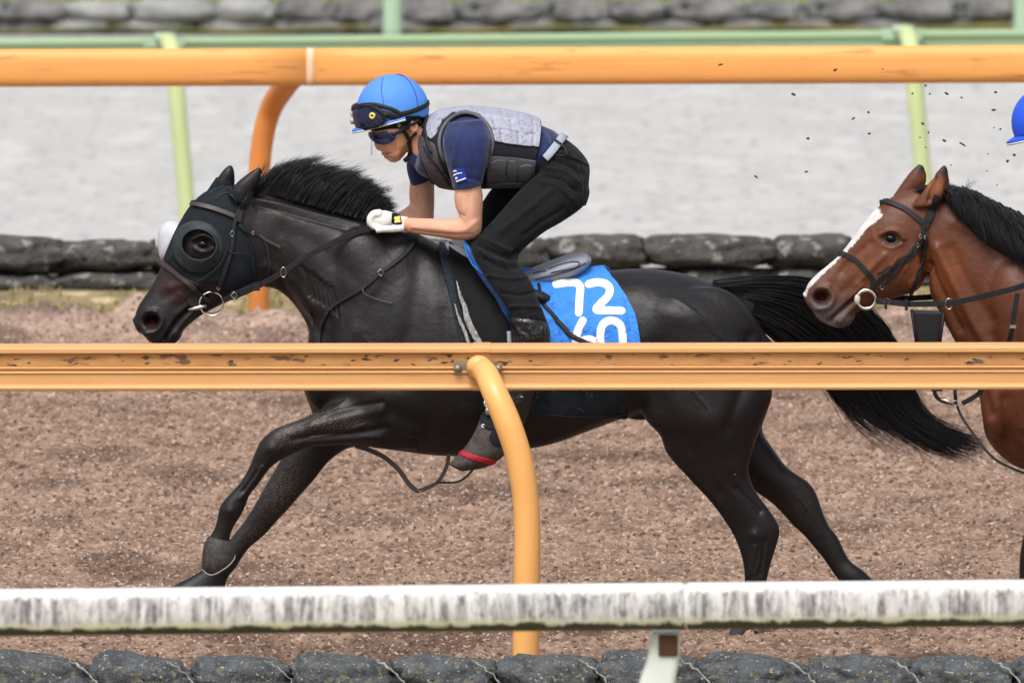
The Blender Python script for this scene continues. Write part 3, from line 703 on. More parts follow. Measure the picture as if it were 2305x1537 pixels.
def body(off=0, head=HEAD, neck=NECK, torso=TORSO, ears=(EARN, EARF), legs=((FN, -.14), (FF_, .14), (HN, -.14), (HF, .14)), voxel=.0050, extra=()):
    parts = [loft(torso, k=4, n=40), loft(neck, k=4, n=32), loft([s+(0, 2.2, -.12) for s in head], k=4, n=32)]
    for st, dy in ears: parts.append(loft([s+(dy, 2, 0) for s in st], k=5, n=16))
    for st, dy in legs:
        n_ = len(st); parts.append(loft([s+(dy*(.6 if i_ == 0 else .85 if i_ == 1 else 1), 2, 0) for i_, s in enumerate(st)], k=4, n=24))
    parts += list(extra)
    return remesh(parts, voxel, 6, .5)
def mixc(C, w_, col):
    w_ = np.clip(w_, 0, 1)[:, None]; return C*(1-w_)+np.array(col[:3])*w_
def g(q, x, y, r, ax=1.0): return np.exp(-(((q[:, 0]-x)/(r*ax))**2+((q[:, 1]-y)/r)**2))
ex = [ell(1442, 932, 36, 15, 26), ell(382, 752, 32, 24, 27, 35), ell(455, 552, 34, 32, 52, 0), loft([(1590,640,1600,690,30), (1650,655,1655,700,22), (1700,678,1700,705,12)], k=4, n=16),
      ell(520, 600, 60, 66, 54), ell(905, 880, 120, 110, 60, 0, -.135), ell(905, 880, 120, 110, 60, 0, .135), ell(1590, 800, 130, 160, 72, 0, -.125), ell(1590, 800, 130, 160, 72, 0, .125), ell(860, 700, 95, 200, 62, 20, -.085), ell(860, 700, 95, 200, 62, 20, .085),
      ell(725, 850, 45, 75, 55, 0, -.07), ell(725, 850, 45, 75, 55, 0, .07)]
BV, BT = body(extra=ex)
BV = blend_smooth(BV, BT, 45, lambda q: np.clip((q[:, 0]-600)/60, 0, 1)*np.clip((980-q[:, 1])/60, 0, 1)*np.clip((1740-q[:, 0])/20, 0, 1))
wr = [([(690+a, 610+b), (700+a*1.0, 640+b), (706+a, 672+b)], 4.5, -4.0) for a, b in [(0,0), (11,6), (22,14), (33,22), (44,30), (-10,-8), (55,38)]]
BR = [([(334,722),(344,722)], 11, -34), ([(352,704),(364,722),(352,744),(332,748)], 7, 7), ([(324,712),(330,702),(345,700)], 6, 4), ([(426,697),(404,716),(385,742),(368,768)], 4.5, -14), ([(440,696),(414,724),(398,750)], 7, 6), ([(330,748),(346,764),(362,770)], 8, 3),
      ([(385,648),(420,640),(450,640)], 10, 4), ([(402,690),(430,670),(460,668)], 14, -4), ([(370,670),(400,650)], 14, -3),
      ([(458,550)], 15, -10), ([(438,538),(455,530),(475,536),(484,548)], 5, 7), ([(440,560),(458,566),(478,560)], 5, 4), ([(440,585),(480,580)], 10, -3),
      ([(600,470),(640,560),(655,640)], 22, -6), ([(640,520),(720,560),(790,620)], 26, -5), ([(640,640),(690,700),(715,745)], 12, -5), ([(600,600),(660,640),(700,690)], 12, 5),
      ([(905,560),(850,650),(790,760),(770,830)], 22, 6), ([(945,600),(930,720),(900,800)], 26, -7), ([(860,640),(820,720)], 18, -4), ([(800,820),(860,860),(930,850)], 16, -6), ([(740,720),(735,790)], 14, -6),
      ([(880,930),(960,960)], 20, -7), ([(870,962),(800,975),(720,980),(660,990)], 8, -5, 'n'), ([(860,925),(780,940),(700,960)], 10, 4, 'n'), ([(860,905),(800,915),(740,930)], 6, -3, 'n'), ([(855,985),(780,988),(700,995)], 6, 3, 'n'),
      ([(590,1050),(565,1090),(540,1122)], 4, 3, 'n'), ([(578,1062),(548,1105)], 3.5, -3, 'n'), ([(612,1010)], 12, 4, 'n'), ([(520,1150)], 10, 3, 'n'),
      ([(1440,655)], 36, 6), ([(1520,700)], 60, 6), ([(1690,760),(1680,850),(1640,960)], 16, -7), ([(1480,780),(1470,880),(1500,940)], 26, -6), ([(1600,950),(1640,1050)], 26, 6, 'n'), ([(1560,1010),(1620,1110)], 12, -4, 'n'),
      ([(1660,1100),(1710,1150)], 8, -5, 'n'), ([(1700,1205)], 14, 5, 'n'), ([(1722,1215),(1712,1290)], 5, -3, 'n'), ([(1700,1230),(1690,1290)], 6, 3, 'n'), ([(1300,700),(1320,800),(1380,900)], 40, -5),
      ([(1000,980),(1150,990),(1300,960)], 14, -4)] + [([(1000+i_*46, 700), (1015+i_*46, 800), (1040+i_*46, 900)], 12, -2.2) for i_ in range(7)] + wr
BR += [([(570,448),(614,456),(700,480),(760,494),(811,506)], 5, 4), ([(575,462),(614,470),(700,495),(800,522)], 5, -3)]
BV = sculpt(BV, BT, BR, gain=1.7)
# veins, skin folds
qn = pcoord(BV); NB = normals(BV, BT)
def vein(pts, r, h, V):
    return (pts, r, h)
BV = sculpt(BV, BT, [([(398,660),(415,668),(432,690)], 2.6, 2.5), ([(452,640),(430,655),(410,680)], 2.6, 2), ([(700,985),(760,975),(820,955)], 3, 2.5, 'n'), ([(870,940),(890,985)], 3, 2, 'n'),([(1480,1000),(1530,1040),(1590,1100),(1640,1150)],3,3,'n'),([(1600,1060),(1650,1110),(1700,1150)],3,2.6,'n'),([(1700,1200),(1712,1240),(1700,1290)],3,3),([(980,990),(1060,985),(1150,975),(1240,960)],3,2.6),([(820,760),(850,800),(860,850),(900,890)],4,1.6),([(1500,660),(1560,700),(1620,760)],4,3),([(1560,880),(1600,930),(1610,1000)],3.5,3,'n'),([(1790,1120),(1830,1170),(1860,1220)],3,2.5,'f'),([(780,900),(740,930),(700,950)],3,2.6,'n'),([(640,1000),(600,1040),(575,1080)],2.6,2.2,'n'),([(720,620),(760,680),(770,740)],4,1.4)])
q = pcoord(BV); C = np.tile(np.array(srgb(27,26,30)[:3]), (len(BV), 1))*.5
C = mixc(C, g(q, 395, 645, 34)*.55, srgb(78,46,44)); C = mixc(C, g(q, 360, 740, 40)*.3, srgb(52,50,54)); C = mixc(C, np.clip(g(q, 339, 724, 15, 1.2)*1.6, 0, 1), srgb(8,7,8)); C = mixc(C, g(q, 341, 727, 7)*.8, srgb(92,32,42))
C = mixc(C, g(q, 600, 500, 40, 1.6)*.35, srgb(60,48,50)); C = mixc(C, g(q, 760, 600, 90, 1.2)*.25, srgb(52,42,46))
nearm = (BV[:, 1] < YH)
hoofm = (np.minimum(dist_poly(q, [(500,1240),(490,1290)]), 99) < 22) & nearm | ((q[:, 1] > 1404) & (q[:, 0] > 1600)) | ((q[:, 1] > 1340) & (q[:, 0] < 520)) | ((q[:, 1] > 1322) & (q[:, 0] > 1920))
C[hoofm] = np.array(srgb(58,58,64)[:3])
dust = np.clip(1.0*g(q, 720, 945, 26, 3.2)*nearm + .8*g(q, 640, 975, 26, 1.4)*nearm + .8*g(q, 640, 1120, 70, .8)*(~nearm) + .5*g(q, 560, 1215, 40)*(~nearm) + .35*g(q, 860, 820, 70) + .25*g(q, 1820, 1150, 60), 0, 1)
horse = thing('horse', P(1100, 1415, YH), 'black racehorse at full gallop in a dark blinker hood', 'horse')
ob('body', BV, BT, M['coat'], horse, attrs={'Col': C, 'dust': dust})
BB = bvh(BV, BT)
# legs' hooves are part of the body; eyes
def eye_at(x, y, tree, parent, Yc=YH, r=.023, m='eye'):
    h_ = hit([tree], x, y); c = h_[0]+np.array([0, .0095, 0])
    V, F = ell(0, 0, r*1.25/PXM, r*.8/PXM, r*.92/PXM, -8); V = V-V.mean(0)
    for sgn in (0, 1):
        cc = c.copy(); 
        if sgn: cc[1] = 2*Yc-cc[1]
        ob('eye', V+cc, F, M['eye'], parent)
eye_at(459, 551, BB, horse)
# nostril lining
# mane
mg = [[(560,450,0),(572,420,.0),(590,404,.01),(606,396,.02)],
      [(590,432,.0),(605,405,.0),(640,376,.02),(672,362,.03)],
      [(625,440,-.005),(640,405,.0),(675,372,.03),(708,364,.04)],
      [(675,454,-.008),(695,420,.0),(735,388,.03),(775,380,.05)],
      [(730,470,-.01),(755,430,.0),(785,405,.03),(822,398,.05)],
      [(785,484,-.012),(800,455,.0),(822,430,.03),(852,424,.05)],
      [(830,496,-.012),(842,478,.0),(858,455,.03),(880,452,.05)],
      [(868,508,-.02),(876,498,.0),(886,486,.02),(898,480,.04)]]
V, F = strands(mg, 5600, .0015, 3, jit=7, steps=10, lenv=(.66, 1.06), wave=2.5)
V2, F2 = strands([[(x+(2 if i_ else 0), y-(i_*4 if i_ > 1 else 0), d) for i_, (x, y, d) in enumerate(gl_)] for gl_ in mg], 520, .0010, 33, jit=13, steps=10, lenv=(.85, 1.0), wave=4)
V, F = merge((V, F), (V2, F2)); ob('mane', V, F, M['hair'], horse, smooth=True)
mk = [(552,438,566,462,14), (592,414,612,452,15), (640,388,656,458,14), (690,390,705,468,13), (745,410,752,480,12), (800,440,802,494,12), (845,472,845,506,12), (880,496,880,518,10)]
V, F = loft(mk, k=4, n=16); ob('mane_crest', V, F, M['hair'], horse)
fg = [[(523,424,-.02),(535,418,0),(560,412,.02),(590,408,.03)], [(530,430,-.02),(550,424,0),(575,420,.02),(600,418,.03)]]
V, F = strands(fg, 300, .0014, 5, jit=5, steps=8); ob('forelock', V, F, M['hair'], horse)
# tail streaming to the far side
tg = [[(1612,642,0),(1700,630,.05),(1790,632,.14),(1890,660,.24),(1985,738,.30),(2035,850,.30),(2080,945,.28),(2215,996,.26)],
      [(1618,650,0),(1700,648,.05),(1790,660,.14),(1880,705,.24),(1955,800,.28),(2010,900,.28),(2090,975,.26),(2200,1012,.25)],
      [(1625,662,0),(1700,672,.05),(1780,700,.12),(1860,760,.22),(1925,840,.26),(1985,930,.26),(2080,995,.25),(2185,1038,.24)],
      [(1632,674,0),(1695,700,.04),(1765,735,.1),(1830,785,.2),(1890,850,.25),(1940,925,.25),(2000,965,.25),(2060,1010,.25)],
      [(1640,686,0),(1690,715,.03),(1740,752,.08),(1790,800,.15),(1850,850,.22),(1890,890,.24),(1935,940,.24),(2010,985,.24)]]
V, F = strands(tg[:3], 3200, .0019, 11, jit=11, steps=18, lenv=(.5, 1.02), wave=6)
V2, F2 = strands(tg, 1500, .0016, 12, jit=13, steps=18, lenv=(.35, .98), wave=7)
V3, F3 = strands(tg, 600, .0012, 14, jit=24, steps=18, lenv=(.6, 1.0), wave=9)
ob('tail', *merge((V, F), (V2, F2), (V3, F3)), M['hair'], horse)
tk = [(1605,645,1628,690,20,0), (1700,636,1698,696,20,.05), (1790,644,1772,712,20,.13), (1876,674,1846,742,18,.22), (1955,750,1905,800,13,.27), (1998,840,1958,870,6,.28)]
V, F = loft([s+(2, 0) for s in tk], k=5, n=18); ob('tail_core', V, F, M['hair'], horse)
# bell boot on the raised forefoot
bst = [(468,1206,522,1218,20), (459,1226,529,1232,27), (455,1250,529,1248,31), (455,1280,526,1262,32), (474,1294,512,1280,26)]
V, F = loft([s+(-.14, 2, 0) for s in bst], k=4, n=24, rnd=False); bb_ = ob('hoof_boot', V, F, M['boot_rubber'], horse)
rp = [P(x, y, YH-.14-dy) for x, y, dy in [(456,1281,.01), (466,1291,.035), (480,1293,.05), (500,1283,.052), (516,1271,.045), (527,1258,.02), (529,1248,.0)]]
V, F = tube(catmull(rp, 5), .0020, 6); ob('boot_rim', V, F, M['rim'], bb_)
# ================================================================ hood with eye cups
NBv = normals(BV, BT); qb = pcoord(BV)
hoodp = [(376,586), (352,570), (385,490), (440,420), (472,405), (500,405), (530,408), (552,440), (549,470), (540,500), (562,535), (572,575), (577,620), (562,642), (511,656), (492,634), (468,636), (438,632), (405,612)]
fh = sdf(qb, hoodp)
earx = np.minimum(np.hypot(qb[:, 0]-545, qb[:, 1]-405)-28, np.hypot(qb[:, 0]-505, qb[:, 1]-395)-20)
eyeo = np.hypot((qb[:, 0]-450)/42, (qb[:, 1]-551)/37)-1
hd = thing('blinker_hood', P(470, 640, YH), 'dark teal blinker hood with round eye cups on the black horse', 'blinkers')
V, T = patch(BV, BT, np.minimum(np.minimum(fh, eyeo*30), earx), .005, .004, NBv); hood = ob('hood', V, T, M['hood'], hd)
c0 = hit([BB], 446, 556)[0]
def cup(c, sgn, m):
    VV = []; n_ = 40; prof = [(1.30, .000), (1.24, .014), (1.12, .022), (.98, .026), (.88, .030), (.84, .034), (.80, .031), (.80, .010), (.84, .0), (1.1, -.012)]
    prof = [(60, -.008), (60, .004), (55, .012), (48, .014), (46, .018), (43, .022), (41, .024), (39, .022), (39, .008), (42, -.006)]
    for i_ in range(n_):
        a = 2*math.pi*i_/n_
        hgt = 1+.55*math.cos(a-math.radians(215))      # deeper towards the lower rear
        rr = 1+.035*math.sin(2*a+1)
        for r_, d in prof:
            x = -r_*math.cos(a)*rr*.97; z_ = r_*math.sin(a)*rr*1.03
            if r_ < 45: x = x*.98+(2 if r_ < 45 else 0); z_ = z_*.86+6
            dd = d*hgt if d > 0 else d
            VV.append(c+np.array([x*PXM, -sgn*(dd+.004+(.010*(-x)/60*-1)), z_*PXM]))
    m_ = len(prof); F = [(i_*m_+j, ((i_+1) % n_)*m_+j, ((i_+1) % n_)*m_+(j+1) % m_, i_*m_+(j+1) % m_) for i_ in range(n_) for j in range(m_)]
    return np.array(VV), F
V, F = cup(c0, 1, None); ob('eye_cup', V, F, M['cup'], hd)
cf = c0.copy(); cf[1] = 2*YH-cf[1]
# far cup: wide white half-shell standing out ahead of the brow
fc = [(400,500,384,585,34,.10), (380,498,368,586,36,.115), (362,508,360,580,30,.13), (354,530,356,560,16,.135)]
V, F = loft([s+(2.4, 0) for s in fc], k=5, n=24); o = ob('eye_cup', V, F, M['cup_white'], hd); tag(o, 'white far side eye cup standing out ahead of the brow')
for pts in ([(398,530),(392,560),(384,590)], [(405,520),(400,550),(394,580)], [(470,440),(500,424),(524,420)], [(486,452),(500,440),(520,438),(535,452)]):
    V, F = strap(pts, 3, [BB], .007, .003); ob('seam', V, F, M['cup'], hood); ob('seam', flip(V), F, M['cup'], hood)
# ================================================================ bridle of the black horse
HV_, HT_ = patch(BV, BT, fh, .006, .004, NBv); HB = bvh(HV_, HT_)
br = thing('bridle', P(480, 660, YH), 'dark leather bridle with a steel ring bit and long reins on the black horse', 'bridle')
def st(name, pts, w_, m='leather', parent=None, mirror=True, off=.009, **k):
    one = name in ('browband', 'noseband', 'chin_strap') and mirror
    V, F = strap(pts, w_, [BB, HB], off, .005, mirror=one, **k); o = ob(name, V, F, M[m], parent or br, smooth=False)
    if mirror and not one: ob(name, flip(V), F, M[m], parent or br, smooth=False)
    return o
st('browband', [(433,461),(450,463),(480,470),(515,482),(545,495)], 11, 'leather_brown')
st('noseband', [(359,590),(372,596),(395,613),(420,634),(440,648)], 11, 'leather_brown')
st('cheek_strap', [(545,458),(536,480),(528,500),(524,530),(520,560),(513,590),(503,620),(492,648)], 9)
st('headpiece', [(562,430),(556,445),(547,462),(540,480),(536,500)], 15)
st('cross_strap', [(513,548),(506,575),(490,600),(468,618),(444,636)], 4)
st('throat_strap', [(538,505),(548,518),(565,524),(584,530),(598,548),(605,575),(606,610),(600,640)], 6)
st('strap_end', [(584,528),(598,540),(612,548),(630,557)], 7, 'leather_brown', mirror=False, off=.012)
st('strap_end', [(510,560),(522,570),(540,568),(556,572)], 4, mirror=False, off=.014)
st('chin_strap', [(440,648),(455,664),(470,676)], 9)
def ring(name, x, y, R, r, parent, trees, off=.012, mirror=False, Ydef=None, m=None, nrm=(0, -1, 0), sx=1, sz=1, Yc=YH):
    h_ = hit(trees, x, y); c = h_[0]-np.array([0, off, 0]) if h_ is not None and Ydef is None else P(x, y, Ydef or Yc-.06)
    if m is None: m = 'bright_steel' if name in ('bit_ring', 'martingale_ring', 'rein_ring') else 'dull_steel'
    V, F = torus(c, R*PXM, r*PXM*(1 if R > 15 else .75), nrm, n=4 if name == 'buckle' else 28, sx=sx, sz=sz)
    if mirror:
        W = V.copy(); W[:, 1] = 2*Yc-W[:, 1]; V, F = merge((V, F), (W, F))
    return ob(name, V, F, M[m], parent), c
yb = hit([BB], 455, 675)[0][1]-.012
bit, cbit = ring('bit_ring', 476, 684, 27, 2.0, br, [BB], Ydef=yb, mirror=True)
p = [P(x, y, yb-.004) for x, y in [(424,697),(440,694),(452,691),(464,688)]]; V, F = tube(p, np.array([3.0, 4.5, 5, 3.5])*PXM, 10); ob('mouthpiece', V, F, M['bright_steel'], bit)
for x, y, s_ in ((523,526,7), (531,664,8), (492,648,5), (570,524,4)):
    ring('buckle', x, y, s_, 1.5, br, [HB, BB], .014, sx=.8)
RY = lambda x: YH-.075-.055*min(1, (x-500)/250)
def rein(pts, w_, parent, ys, m='leather', name='rein', mirror=True, Yc=YH, th=.005):
    c = catmull(pts, 8); yy = np.interp(np.linspace(0, 1, len(c)), np.linspace(0, 1, len(ys)), ys); outs = []
    for sg in ((1, -1) if mirror else (1,)):
        pos = np.array([P(x, y, Yc-sg*d) for (x, y), d in zip(c, yy)])
        if sg < 0:
            pos = np.array([P(x, y, Yc-d) for (x, y), d in zip(c, yy)]); pos[:, 1] = 2*Yc-pos[:, 1]
        T_ = np.gradient(pos, axis=0); T_ /= np.linalg.norm(T_, axis=1)[:, None]; B_ = np.cross(T_, np.array([0, -1., 0])); B_ /= np.linalg.norm(B_, axis=1)[:, None]
        prof = [(-1, 0), (-.85, 1), (.85, 1), (1, 0), (.85, -1), (-.85, -1)]
        V = np.concatenate([[p_+b_*w_*PXM/2*a+np.array([0, -1, 0])*th/2*c_ for a, c_ in prof] for p_, b_ in zip(pos, B_)])
        outs.append((V, tube_faces(len(pos), 6)))
    V, F = merge(*outs); return ob(name, V, F, M[m], parent, smooth=False)
rein([(502,677),(530,664),(560,652),(592,638),(635,614),(680,583),(729,557),(785,530),(838,513)], 13, br, [.085,.10,.12,.14,.15,.15,.145,.13,.12])
for sg_ in (1, -1): rein([(520,668),(540,660),(575,644)], 17, br, [.092*sg_,.108*sg_,.125*sg_], name='rein_loop', mirror=False)
for x, y in ((528,664), (578,645), (634,613)):
    V, F = box(P(x, y, YH-.135+(.025 if x < 560 else 0)), .022, .012, .03); 
    if x != 634: ob('keeper', V, F, M['leather'], br, smooth=False)
rb, _ = ring('buckle', 527, 665, 8, 1.6, br, [BB], Ydef=YH-.115)
# martingale + breast strap
mt = thing('breastplate', P(740, 900, YH), 'dark leather breastplate and running martingale round the neck of the black horse', 'harness')
ring('martingale_ring', 638, 613, 11, 1.6, mt, [BB], Ydef=YH-.155, sx=.55)
def ms(name, pts, w_, m='leather', **k):
    V, F = strap(pts, w_, [BB], .008, .005, **k); return ob(name, V, F, M[m], mt, smooth=False)
rein([(640,622),(648,640),(662,664),(684,698),(702,722),(713,752),(718,790),(722,840),(740,885),(748,915)], 11, mt, [.15,.12,.09,.07,.06,.06,.07,.07,.07,.07], 'leather_brown', 'martingale_strap', mirror=False)
ms('neck_strap', [(940,528),(922,560),(893,588),(857,614),(820,647),(790,664),(758,684),(735,706),(724,735),(720,770),(722,810)], 9, mirror=True)
ms('strap_end', [(818,650),(822,660),(850,674),(884,683)], 4, off=.012) if False else ob('strap_end', *strap([(818,648),(824,662),(850,674),(884,683)], 4, [BB], .012, .003), M['leather_brown'], mt, smooth=False)
ring('buckle', 857, 613, 8, 1.6, mt, [BB], .014)
# loose strap hanging under the girth
ls = thing('loose_strap', P(940, 1105, YH-.1), 'thin brown strap dangling in a loop under the belly of the black horse', 'strap')
rein([(800,1003),(830,1012),(862,1027),(882,1042),(900,1060),(920,1088),(940,1106)], 11, ls, [.10]*4, 'leather_brown', 'strap', mirror=False)
rein([(938,1106),(960,1098),(983,1086),(998,1066),(1008,1040),(1010,1020)], 9, ls, [.102]*4, 'leather_brown', 'strap', mirror=False)
rein([(983,1086),(1005,1086),(1030,1084),(1050,1072),(1068,1052),(1080,1030)], 5, ls, [.104,.108,.12,.15], 'leather', 'strap', mirror=False)
ring('buckle', 946, 1101, 6, 1.6, ls, [BB], Ydef=YH-.106)
# ================================================================ saddle, cloths
M['cloth_blue'] = mat('blue_cloth', srgb(62,134,222), .8, .25, var=(5,.4,srgb(50,120,212)), bump=(7,.7,.06), bump2=(300,.1,.001))
M['cloth_white'] = mat('white_print', srgb(225,228,228), .7, .3, bump=(7,.5,.05))
M['cloth_dirty'] = mat('blue_cloth_muddy', srgb(50,108,196), .75, .3, var=(14,.9,srgb(40,62,98)), spots=(30,.58,srgb(88,76,72)), bump=(9,.5,.03))
M['pad'] = mat('dark_pad', srgb(28,35,44), .85, .2, var=(26,.8,srgb(42,50,58)), spots=(44,.62,srgb(62,68,70)), bump=(120,.5,.006))
M['saddle'] = mat('saddle_seat', srgb(140,145,158), .45, .5, var=(40,.5,srgb(112,116,128)), bump=(50,.3,.006))
M['flap'] = mat('saddle_flap', srgb(15,16,18), .8, .18, var=(12,.6,srgb(30,31,32)), bump=(40,.2,.004))
M['check'] = mat('girth_web', srgb(165,165,162), .7, .3, var=(110,1,srgb(90,90,92)), bump=(100,.4,.004))
pd = thing('saddle_pad', P(1200, 930, YH), 'dark navy saddle pad hanging below the orange rail on the black horse', 'saddle pad')
padp = [(985,560), (1010,520), (1100,560), (1200,585), (1330,590), (1385,640), (1405,700), (1412,800), (1414,925), (1380,934), (1300,936), (1215,930), (1150,915), (1085,880), (1040,780), (1010,660)]
V, T = patch(BV, BT, sdf(qb, padp), .012, .010, NBv); ob('pad', V, T, M['pad'], pd)
V, F = strap([(1150,918),(1215,932),(1300,938),(1380,936),(1413,926),(1414,880),(1413,800)], 7, [bvh(V, T)], .002, .004); ob('pad_piping', V, F, M['leather'], pd)
cl = thing('number_cloth', P(1340, 860, YH), 'bright blue saddle cloth numbered 72 and 60 behind the jockey\'s leg', 'saddle cloth')
clp = [(1175,560), (1240,560), (1300,580), (1335,590), (1366,618), (1402,660), (1430,710), (1440,760), (1441,800), (1436,862), (1360,868), (1270,868), (1200,850), (1180,740), (1170,640)]
# gentle folds

def folds(V, T, lst): return sculpt(V, T, lst)
BVs = sculpt(BV, BT, gain=1.6, brushes=[([(1262,640),(1280,720),(1300,780),(1310,860)], 8, 6), ([(1240,700),(1262,760),(1270,830)], 8, -5), ([(1315,620),(1320,680),(1318,740)], 7, 4), ([(1395,680),(1405,760),(1400,850)], 9, 5), ([(1370,640),(1385,740)], 8, -4), ([(1230,660),(1236,720)], 8, 5), ([(1340,760),(1350,850)], 7, -4), ([(1215,600),(1290,612),(1350,640)], 7, 4)])
CV, CT = patch(BVs, BT, sdf(qb, clp), .022, .006, normals(BVs, BT))
cloth = ob('cloth', CV, CT, M['cloth_blue'], cl)
# numerals: stroke fields from the photo
dgt = {'7': [[(1252,640),(1272,637),(1296,637),(1306,646),(1305,664),(1304,684),(1303,704)]],
       '2': [[(1325,640),(1345,636),(1364,640),(1373,652),(1368,668),(1352,684),(1343,698),(1370,699),(1399,700)]],
       '6': [[(1312,722),(1302,742),(1297,764),(1298,790),(1310,806),(1330,808),(1344,794),(1342,774),(1328,764),(1308,768)]],
       '0': [[(1352,790),(1352,745),(1362,726),(1380,722),(1396,732),(1401,752),(1402,800),(1394,822),(1376,826),(1358,814),(1352,790)]]}
cn = normals(CV, CT); outer = np.ones(len(CV), bool); qd = proj(CV)
for d, sts in dgt.items():
    f_ = np.full(len(CV), -9.)
    for s_ in sts: f_ = np.maximum(f_, 9-dist_poly(qd, catmull(s_, 5) if d not in '' else s_))
    f_ = np.where(outer & (CV[:, 1] < YH), f_, -9)
    # outer skin only
    topn = len(CV)//2; f_[topn:] = -9
    V, T = patch(CV, CT, f_, .0016, .0012, cn); ob('printed_numeral', V, T, M['cloth_white'], cloth)
# black surcingle edge crossing the cloth
V, F = strap([(1212,640),(1222,680),(1240,705),(1262,730),(1290,758),(1330,776),(1380,790),(1430,800)], 12, [bvh(CV, CT)], .004, .005, taper=[.6, .8, 1, 1, 1]); ob('surcingle', V, F, M['leather'], cl)
sa = thing('saddle', P(1150, 800, YH), 'grey stitched exercise saddle with black flap under the jockey', 'saddle')
seat = [(1010,545,1030,600,46), (1080,575,1090,630,60), (1150,604,1160,644,74), (1190,606,1206,644,86), (1225,594,1240,640,94), (1262,580,1276,630,96), (1296,572,1306,618,92), (1318,572,1322,602,82), (1328,580,1327,594,60)]
V, F = loft([s+(0, 2.6, .1) for s in seat], k=5, n=30); o = ob('seat', V, F, M['saddle'], sa)
sb = bvh(np.array(V), [f_[:3] for f_ in F]+[(f_[0], f_[2], f_[3]) for f_ in F if len(f_) == 4])
for pts in ([(1205,628),(1250,618),(1290,606),(1318,592)], [(1235,606),(1262,596),(1290,590),(1304,592),(1296,602),(1268,608),(1240,614)], [(1200,616),(1230,610)]):
    V, F = strap(pts, 2.2, [sb], .002, .002); ob('stitching', V, F, M['leather'], o)
V, F = loft([(1196,648,1204,676,20,-.2), (1222,656,1222,684,24,-.2), (1236,664,1232,680,14,-.2)], k=4, n=16); ob('stirrup_bar_pad', V, F, M['leather'], sa)
flp = [(1000,540), (1045,545), (1075,600), (1110,670), (1140,720), (1146,800), (1130,860), (1085,830), (1058,770), (1030,680), (1010,600)]
FV, FT = patch(BV, BT, sdf(qb, flp), .026, .006, NBv); ob('flap', FV, FT, M['flap'], sa)
FB = bvh(FV, FT)
for pts, w_ in (([(1024,645),(1036,680),(1052,715),(1068,750),(1082,780),(1100,830),(1120,900),(1130,960)], 15), ([(1022,690),(1032,722),(1046,756),(1058,782),(1080,850)], 8)):
    V, F = strap(pts, w_, [BB], .036, .005, taper=[.15, .6, 1, 1, 1, 1, 1]); ob('girth', V, F, M['check'], sa)
tw = [(1044,540,1050,544,3), (1051,565,1060,560,6), (1060,590,1078,590,10), (1075,615,1105,612,13), (1095,645,1132,640,15), (1115,672,1150,668,15), (1130,700,1154,695,12), (1138,725,1152,722,8), (1143,745,1149,744,4), (1144,760,1148,760,3)]
ytw = hit([FB, BB], 1100, 660)[0][1]-YH-.03
V, F = loft([s+(ytw+.02*(i_ == 0), 2, 0) for i_, s in enumerate(tw)], k=5, n=14); o = ob('folded_cloth_edge', V, F, M['cloth_dirty'], cl)
V, F = strap([(1045,540),(1053,570),(1066,596),(1085,614),(1108,632),(1130,652),(1146,676),(1153,700),(1152,725),(1146,748)], 4, [bvh(*[np.array(V), np.array([f_[:3] for f_ in F]+[(f_[0], f_[2], f_[3]) for f_ in F if len(f_) == 4])])], .003, .004); ob('piping', V, F, M['cloth_blue'], o)
V, F = strap([(1058,548),(1066,575),(1076,600)], 9, [FB, BB], .03, .006); ob('stirrup_leather', V, F, M['flap'], sa)
V, F = strap([(1143,752),(1144,790),(1146,830)], 10, [FB, BB], .04, .006); ob('stirrup_leather', V, F, M['saddle'], sa)
# ================================================================ rider
M['skin'] = mat('skin', (0,0,0,1), .5, .4, attr='Col', var=(30,.25,srgb(196,140,116)), spots=(62,.66,srgb(120,92,78),'mud'), bump=(90,.12,.003), bump2=(14,.15,.01))
M['skin'].node_tree.nodes['Principled BSDF'].inputs['Subsurface Weight'].default_value = .08
M['skin'].node_tree.nodes['Principled BSDF'].inputs['Subsurface Radius'].default_value = (.01, .004, .002)
M['jersey'] = mat('navy_jersey', srgb(24,38,86), .8, .3, var=(9,.5,srgb(17,26,62)), bump=(16,.5,.02), bump2=(300,.2,.001), sheen=.2)
M['trousers'] = mat('black_trousers', srgb(17,18,21), .9, .2, var=(12,.5,srgb(27,29,33)), bump=(20,.5,.02), bump2=(300,.3,.001), sheen=.04)
M['vest'] = mat('vest_plate', srgb(142,145,160), .5, .4, var=(34,.5,srgb(174,174,190)), spots=(60,.6,srgb(118,120,134)), bump=(90,.25,.004))
M['vest_dark'] = mat('vest_dark', srgb(84,86,92), .5, .4, var=(24,.5,srgb(66,66,72)), bump=(50,.4,.006))
M['vest_black'] = mat('vest_black', srgb(20,24,30), .8, .3, bump=(200,.3,.002))
M['vest_front'] = mat('vest_front', srgb(76,72,78), .6, .4, var=(30,.6,srgb(54,52,58)), bump=(34,.7,.012))
M['helmet'] = mat('helmet_cover', srgb(80,138,220), .65, .35, var=(8,.3,srgb(68,124,210)), bump=(10,.3,.015), bump2=(300,.15,.001))
M['helmet2'] = mat('helmet_cover_deep', srgb(36,84,214), .55, .4, var=(8,.25,srgb(30,74,200)), bump=(10,.2,.01))
M['black'] = mat('black_webbing', srgb(18,19,23), .6, .4, bump=(160,.2,.002))
M['lens'] = mat('lens', srgb(18,38,74), .07, .8)
M['yellow'] = mat('yellow_dot', srgb(226,206,110), .5, .4)
M['pale'] = mat('pale_rubber', srgb(190,184,176), .6, .3)
M['glove'] = mat('white_glove', srgb(226,228,224), .6, .3, var=(40,.3,srgb(204,206,200)), bump=(60,.3,.004))
M['belt'] = mat('grey_belt', srgb(150,160,172), .7, .3)
